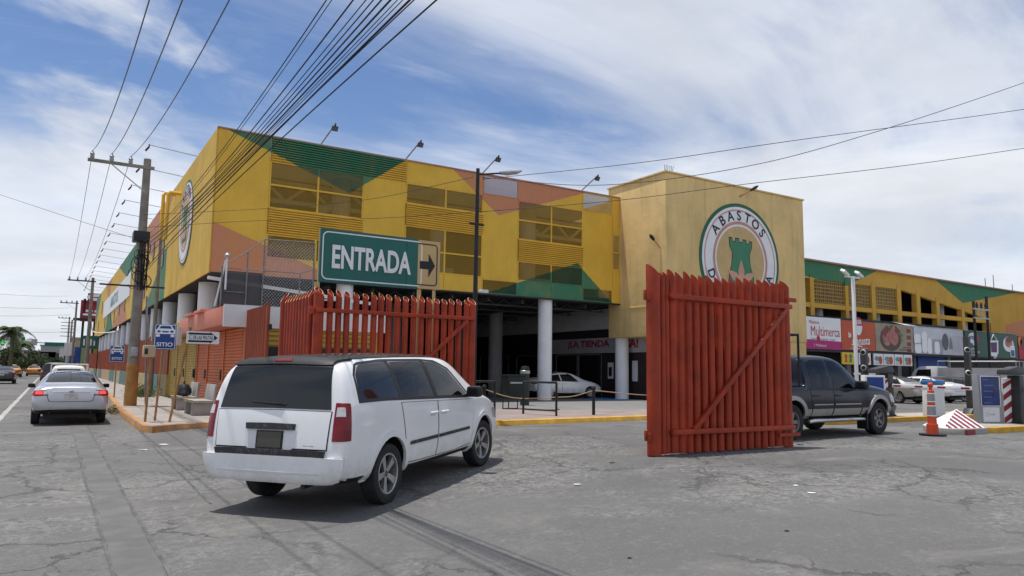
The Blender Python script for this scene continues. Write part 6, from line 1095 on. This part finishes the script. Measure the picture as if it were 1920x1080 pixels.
    MB().box(2.45, 2.7, -.8, .8, .88, 1.1).build('dashboard', M_seat, r, bevel=.04); b = MB().box(-1.1, 4.2, -.5, .5, .34, .46); b.build('underbody', M_black, r); MB().tube([(0, -.8, .40), (0, .8, .40)], .07, 8).tube([(3.53, -.8, .40), (3.53, .8, .40)], .06, 8).build('axle', M_dark, r)
    if wheels: put_wheels(r, TWM, (0, 3.53), .83, .39)
    return r
TWM = wheel_meshes(.39, .27, .225, 5, M('dusty_rim', (.24, .235, .225), .55, .5, dirt=.5, dcol=(.1, .095, .085), local=True))
tf = gp(1644, 814); hd = R_(87); fw = Vector((math.sin(hd), math.cos(hd))); lf = Vector((-fw.y, fw.x)); P0 = Vector((tf.x, tf.y))-fw*3.53+lf*.87
trk = place(build_truck('dark blue crew cab pickup with grey lower panels behind the red gate', carpaint('navy_paint', (.006, .009, .021), 0, .2, .03, 0.), M('dusty_grey_paint', (.30, .285, .26), .6, dirt=.3, local=True), M('silver_flare', (.36, .355, .34), .45, .3, dirt=.2, local=True)), P0.x, P0.y, 87, 3.53)
b = MB(); 
for s in (-1, 1): b.tube([(.40, s*.86, 1.15), (.40, s*.86, 2.32), (-.7, s*.86, 2.32), (-1.0, s*.86, 1.2)], .03, 8)
for x in (.40, -.7): b.tube([(x, -.86, 2.32), (x, .86, 2.32)], .03, 8)
b.build('bed_rack', M_black, trk, smooth=True)
w2 = place(build_truck('white pickup with a cargo rack driving ahead of the silver sedan', P_whc, P_whc, P_whc), .75, 41., 0, 3.53); w2.scale = (.86, .86, .86); b = MB()
for s in (-1, 1): b.tube([(.5, s*.85, 1.1), (.5, s*.85, 1.95), (-1.1, s*.85, 1.95), (-1.1, s*.85, 1.1)], .035, 6)
for x in (.5, -.3, -1.1): b.tube([(x, -.85, 1.95), (x, .85, 1.95)], .035, 6)
b.build('cargo_rack', M_white, w2, smooth=True); w2.location.z -= .0
sv = copy_tree(van); sv.name = 'suv'; sv['label'] = 'black tall vehicle ahead of the white pickup'; sv['category'] = 'car'
for ch in list(sv.children):
    if ch.data and ch.name.split('.')[0] in ('body', 'tailgate', 'bumper', 'sliding_door', 'front_door', 'wheel_arch', 'mirror'):
        for s_ in ch.material_slots:
            if s_.material and s_.material.name.startswith('van_white'): s_.link = 'OBJECT'; s_.material = P_blk
        for g_ in ch.children:
            for s_ in g_.material_slots:
                if s_.material and s_.material.name.startswith('van_white'): s_.link = 'OBJECT'; s_.material = P_blk
place(sv, .35, 62, 0, 3.078)
# caged delivery truck in the car park
cgx = thing('cage_truck', 'grey delivery truck with an open cage body before the green sign', 'truck', (53.0, 25.5, .24), (0, 0, R_(8))); b = MB()
MB().box(-1.05, 1.05, -2.6, 2.0, .75, .95).build('bed', M_dark, cgx); M_al = M('aluminium_sheet', (.42, .42, .43), .45, .5, var=.12)
MB().box(-1.08, 1.08, -2.62, -2.58, .95, 2.05).build('tail_panel', M_al, cgx); MB().box(-1.1, -1.06, -2.6, 2.0, .95, 2.05).build('side_panel', M_al, cgx); MB().box(1.06, 1.1, -2.6, 2.0, .95, 2.05).build('side_panel', M_al, cgx)
for z in (1.2, 1.45, 1.7, 1.95): MB().box(-1.11, 1.11, -2.66, -2.621, z-.03, z+.03).build('slat', M_grey, cgx)
for x in (-1.08, -.4, .4, 1.08): b.tube([(x, -2.6, 2.0), (x, -2.6, 2.5)], .025, 6)
for x in (-1.08, 1.08): b.tube([(x, -2.6, 2.5), (x, 2, 2.5), (x, 2, .95)], .025, 6)
b.tube([(-1.08, -2.6, 2.5), (1.08, -2.6, 2.5)], .025, 6); b.build('cage_rail', M_grey, cgx, smooth=True)
MB().prism([(2.1, .5), (3.9, .5), (3.95, 1.2), (3.6, 1.9), (3.2, 2.15), (2.1, 2.15)], 'x', -.98, .98).build('cab', P_whc, cgx, bevel=.06); MB().prism([(2.5, 1.3), (3.6, 1.3), (3.35, 1.9), (2.5, 1.95)], 'x', -.985, .985).build('cab_window', G_dark, cgx)
for x in (-.85, .85):
    for y in (-1.4, 3.0):
        w_ = obj('wheel', TWM[0], cgx, (x, y, .39), (0, 0, R_(-90) if x < 0 else R_(90))); obj('tyre', TWM[1], w_); obj('rim', TWM[2], w_)
# ================================================================ far end of the street
def palm(label, x, y, h, seed, n=34):
    r_ = random.Random(seed); t = thing('palm_tree', label, 'tree', (x, y, 0), group='palms in the street median'); M_fr = M('palm_frond', (.085, .115, .05), .7, var=.35, vs=1)
    MB().tube([(0, 0, -.1), (.1, 0, h*.5), (.05, .05, h)], [.3, .22, .2], 10).build('trunk', M('palm_trunk', (.12, .09, .06), .9, var=.3, vs=5), t, smooth=True); b = MB()
    for i in range(n):
        a = r_.uniform(0, 6.283); el = r_.uniform(-.9, 1.25); L = r_.uniform(1.9, 2.7); d = Vector((math.cos(a), math.sin(a), 0)); pr = None
        for k in range(9):
            u = k/8; p = Vector((.05, .05, h))+d*(L*u*math.cos(el*.8))+Vector((0, 0, L*(u*math.sin(el)-.75*u*u)))
            if pr is not None:
                dd = (p-pr).normalized(); sd = dd.cross(Vector((0, 0, 1)))
                if sd.length < .1: sd = Vector((1, 0, 0))
                sd.normalize(); w_ = .55*math.sin(math.pi*min(.95, u*.9+.1))+.05
                for s in (-1, 1):
                    for f in (0, .5): q = pr.lerp(p, f); b.add([q, q+dd*.1, q+sd*s*w_+dd*.35-Vector((0, 0, .18)), q+sd*s*w_*.9+dd*.28-Vector((0, 0, .2))], [(0, 1, 2, 3)])
            pr = p
    b.build('crown', M_fr, t)
def tree(label, x, y, h, rx, seed, col=(.045, .07, .025)):
    r_ = random.Random(seed); t = thing('street_tree', label, 'tree', (x, y, 0), group='trees at the far end of the street'); M_lf = M('leaf_green', col, .75, var=.45, vs=.8)
    b = MB().tube([(0, 0, -.1), (.05, .1, h*.35), (0, 0, h*.6)], [.28, .2, .1], 8)
    for i in range(6): a = i*1.05; b.tube([(0, 0, h*(.3+.04*i)), (rx*.5*math.cos(a), rx*.5*math.sin(a), h*(.55+.03*i))], [.1, .04], 6)
    b.build('trunk', M('bark', (.09, .07, .05), .9), t)
    cl = [(r_.gauss(0, rx*.42), r_.gauss(0, rx*.42), h*r_.uniform(.35, .92), r_.uniform(.5, 1.1)*rx*.36) for _ in range(22)]
    def fn(q): c_ = cl[q.randrange(len(cl))]; v = Vector((q.gauss(0, 1), q.gauss(0, 1), q.gauss(0, .8))).normalized()*c_[3]*q.random()**.4; return (c_[0]+v.x, c_[1]+v.y, max(.4, c_[2]+v.z))
    leaf_cloud('crown', M_lf, t, 2200, fn, .22, seed)
f = lambda px, Y: onY(px, 680, Y).x
palm('tall palm tree at the left edge of the street', f(18, 105), 105, 5.4, 1, 46); palm('shorter palm tree in the median behind the tall one', f(34, 125), 125, 4.2, 2)
for lab, px, Y, h, rx, sd in (('bushy dark tree below the palms at the left edge', 8, 118, 3.8, 2.4, 11), ('bushy tree right of the palms in the median', 38, 140, 3.4, 2.2, 12), ('rounded tree below the water tower', 62, 210, 3.9, 3.6, 13), ('low dark tree beside the far utility poles', 100, 230, 3.4, 2.6, 14), ('second dark tree beside the far utility poles', 110, 190, 3.0, 2.0, 15), ('low tree at the very end of the road', 78, 320, 4.5, 5, 16)): tree(lab, f(px, Y), Y, h, rx, sd)
# water tower, gantry with signals, billboard, far signs
wx = f(53, 260); t = wthing('water_tower', 'pale mushroom shaped water tower far down the street', 'tower', (wx, 260, 0)); MB().lathe([(0, 0), (.5, 0), (.38, 6.0), (.45, 6.8), (1.9, 7.9), (2.0, 8.2), (.9, 9.0), (0, 9.4)], 24, Matrix.Translation((wx, 260, 0))).build('tank', M('water_tower_concrete', (.22, .22, .22), .9), t, smooth=True)
gx = 2.2; YG = 150; t = wthing('signal_gantry', 'signal mast arm across the far junction with green lights', 'traffic light', (gx, YG, 0)); xl = f(-30, YG)
MB().tube([(gx, YG, 0), (gx, YG, 6.4)], .14, 8).build('mast', M_grey, t, smooth=True); zA = onY(60, 641, YG).z; MB().tube([(gx, YG, zA-.4), (f(60, YG), YG, zA), (xl, YG, zA+.5)], .1, 8).build('arm', M_grey, t, smooth=True)
M_gl = M('signal_green_lit', (.03, .8, .2), .4, emit=1.2)
for px in (2, 40): x = f(px, YG); MB().box(x-.25, x+.25, YG-.3, YG-.1, zA-.75, zA+.75).build('signal_head', M_black, t); MB().lathe([(0, 0), (.2, 0), (.2, .05)], 12, Matrix.Translation((x, YG-.32, zA-.35)) @ Matrix.Rotation(R_(90), 4, 'X')).build('green_light', M_gl, t); MB().box(x-.2, x+.2, YG-.33, YG-.31, zA-.2, zA+.2).build('green_lens', M_gl, t)
for px in (27, 61): x = f(px, YG); MB().box(x-.42, x+.42, YG-.25, YG-.15, zA-.6, zA+.5).build('sign_back', M('sign_back', (.35, .36, .36), .6), t)
xg = f(103, YG); MB().box(xg-1.75, xg+1.75, YG-.25, YG-.15, zA-.62, zA+.02).build('street_name_board', M_sgreen, t)
YB = 150; x0, x1 = f(143, YB), f(190, YB); zT, zM, zB = onY(160, 549, YB).z, onY(160, 575, YB).z, onY(160, 600, YB).z
t = wthing('billboard', 'dark red stacked billboard on a steel post behind the far pole', 'billboard', ((x0+x1)/2, YB, 0)); mr_ = M('billboard_red', (.34, .02, .035), .6); xm = f(155, YB)
MB().box(xm, x1+2, YB, YB+.5, zM+.8, zT).build('upper_board', mr_, t); MB().box(x0, x1+2, YB+.6, YB+1, zM-2.2, zM+1.2).build('middle_board', mr_, t); MB().box(x0, x1+2, YB-.1, YB+.4, zB+.6, zM-2.6).build('lower_board', M('billboard_red2', (.33, .05, .05), .6, var=.5, vs=.6), t)
MB().prism(ell(f(176, YB), (zM+1+zT)/2, 1.9, .62, 30), 'y', YB-.06, YB-.02).build('white_oval', M_swhite, t); MB().prism(ell(f(178, YB), (zM+1+zT)/2, 1.2, .12, 20), 'y', YB-.1, YB-.07).build('oval_bar', mr_, t)
for i in range(5): MB().box(f(153, YB)+i*.7, f(153, YB)+i*.7+.42, YB+.5, YB+.58, zM-.9, zM-.5).build('letter_block', M_swhite, t)
for i in range(3): MB().box(f(148, YB)+i*1.3, f(148, YB)+i*1.3+.8, YB-.16, YB-.12, zB+.8, zB+1.15).build('letter_block', M_swhite, t)
MB().tube([(f(150, YB), YB+.6, 0), (f(150, YB), YB+.6, zT-1)], .2, 12).tube([(f(172, YB), YB+1.2, 0), (f(172, YB), YB+1.2, zT-1)], .2, 10).build('post', M_dark, t, smooth=True); MB().box(x0-1, x1, YB-.6, YB+1.4, zB-.1, zB+.3).build('catwalk', M_dark, t)
def road_sign(label, px, Y, z0, z1, wd, mat, h0=0):
    x = f(px, Y); t = wthing('road_sign', label, 'sign', (x, Y, 0), 'far road signs'); MB().tube([(x, Y, 0), (x, Y, z1)], .05, 6).build('post', M_grey, t, smooth=True); MB().box(x-wd/2, x+wd/2, Y-.1, Y-.06, z0, z1).build('plate', mat, t, bevel=.01); return t
road_sign('round topped blue road sign far down the pavement', 146, 108, 1.9, 3.9, .95, M_sblue); road_sign('small blue road sign left of the larger blue one', 136, 118, 1.7, 2.9, .8, M_sblue); road_sign('faded green banner sign at the far pavement', 158, 98, 1.0, 3.6, .8, M('faded_green', (.22, .27, .13), .7)); road_sign('white sign plate on the far pavement', 128, 130, 3, 5, 1.4, M_band)
ex = onX(174, 650, 4.3); t = wthing('hanging_sign', 'dark green projecting sign at the far end of the rust red fence', 'sign', (4.2, ex.y-4, .17)); y = ex.y-4; MB().tube([(4.7, y, .15), (4.7, y, 5.2)], .06, 6).build('post', M_dark, t, smooth=True); MB().box(2.9, 4.6, y-.08, y, 3.6, 5.2).build('board', M_sgreen, t); 
for i in range(4): MB().box(3.1+i*.36, 3.1+i*.36+.16, y-.1, y-.082, 4.0, 4.8-.2*(i % 2)).build('letter_mark', M_swhite, t)
# distant buildings closing the view
for lab, px, Y, wd, h, c in (('long pale warehouse at the end of the road', 82, 420, 40, 7, (.35, .36, .37)), ('grey block behind the far utility poles', 125, 300, 16, 8, (.3, .3, .3)), ('white flat building behind the far signs', 150, 240, 10, 6.5, (.55, .55, .53)), ('greenish shed roof past the far trees', 72, 380, 26, 6, (.2, .27, .24)), ('pale house block left of the road end', 25, 300, 24, 6, (.4, .38, .35)), ('tan corner building beyond the market', 172, 210, 9, 8, (.36, .28, .2))):
    x = f(px, Y); t = wthing('far_building', lab, 'building', (x, Y, 0), 'far buildings'); m_ = M('far_wall', c, .9); MB().box(x-wd/2, x+wd/2, Y, Y+15, -.1, h).build('wall', m_, t); MB().box(x-wd/2-.3, x+wd/2+.3, Y-.3, Y+15.3, h, h+.4).build('roof', M_conc, t)
    for i in range(int(wd/3.5)): MB().box(x-wd/2+1+i*3.5, x-wd/2+2.4+i*3.5, Y-.06, Y-.01, h*.35, h*.7).build('window', M_slit, t)
for lab, px, Y in (('white van parked far away at the left', 22, 160), ('pale van parked far away beside the white van', 30, 165)):
    x = f(px, Y); t = thing('parked_van', lab, 'van', (x, Y, 0), group='parked vans'); MB().prism([(0, .4), (5.0, .4), (5.05, 1.1), (4.5, 1.9), (4.0, 2.4), (0, 2.45)], 'x', -1, 1).build('body', P_whc, t, bevel=.1); MB().box(-.85, .85, -.03, -.005, 1.4, 2.1).build('rear_window', G_dark, t)
    for a in (-.95, .95):
        for y_ in (1, 4): w_ = obj('wheel', SWM[0], t, (a, y_, .33), (0, 0, R_(-90) if a < 0 else R_(90))); obj('tyre', SWM[1], w_)
# hazy hills
hl = MB(); n = 90; vs = []
for i in range(n+1):
    x = -2300+4600*i/n; vs += [(x, 2900, -2), (x, 2900, 22+26*math.sin(i*.21)+14*math.sin(i*.57+1)+7*math.sin(i*1.7)), (x, 3300, -2)]
hl.add(vs, [(i*3, (i+1)*3, (i+1)*3+1, i*3+1) for i in range(n)]+[(i*3+1, (i+1)*3+1, (i+1)*3+2, i*3+2) for i in range(n)]); struct(hl.build('hills', M('hill_blue_grey', (.2, .23, .27), .95), smooth=True))
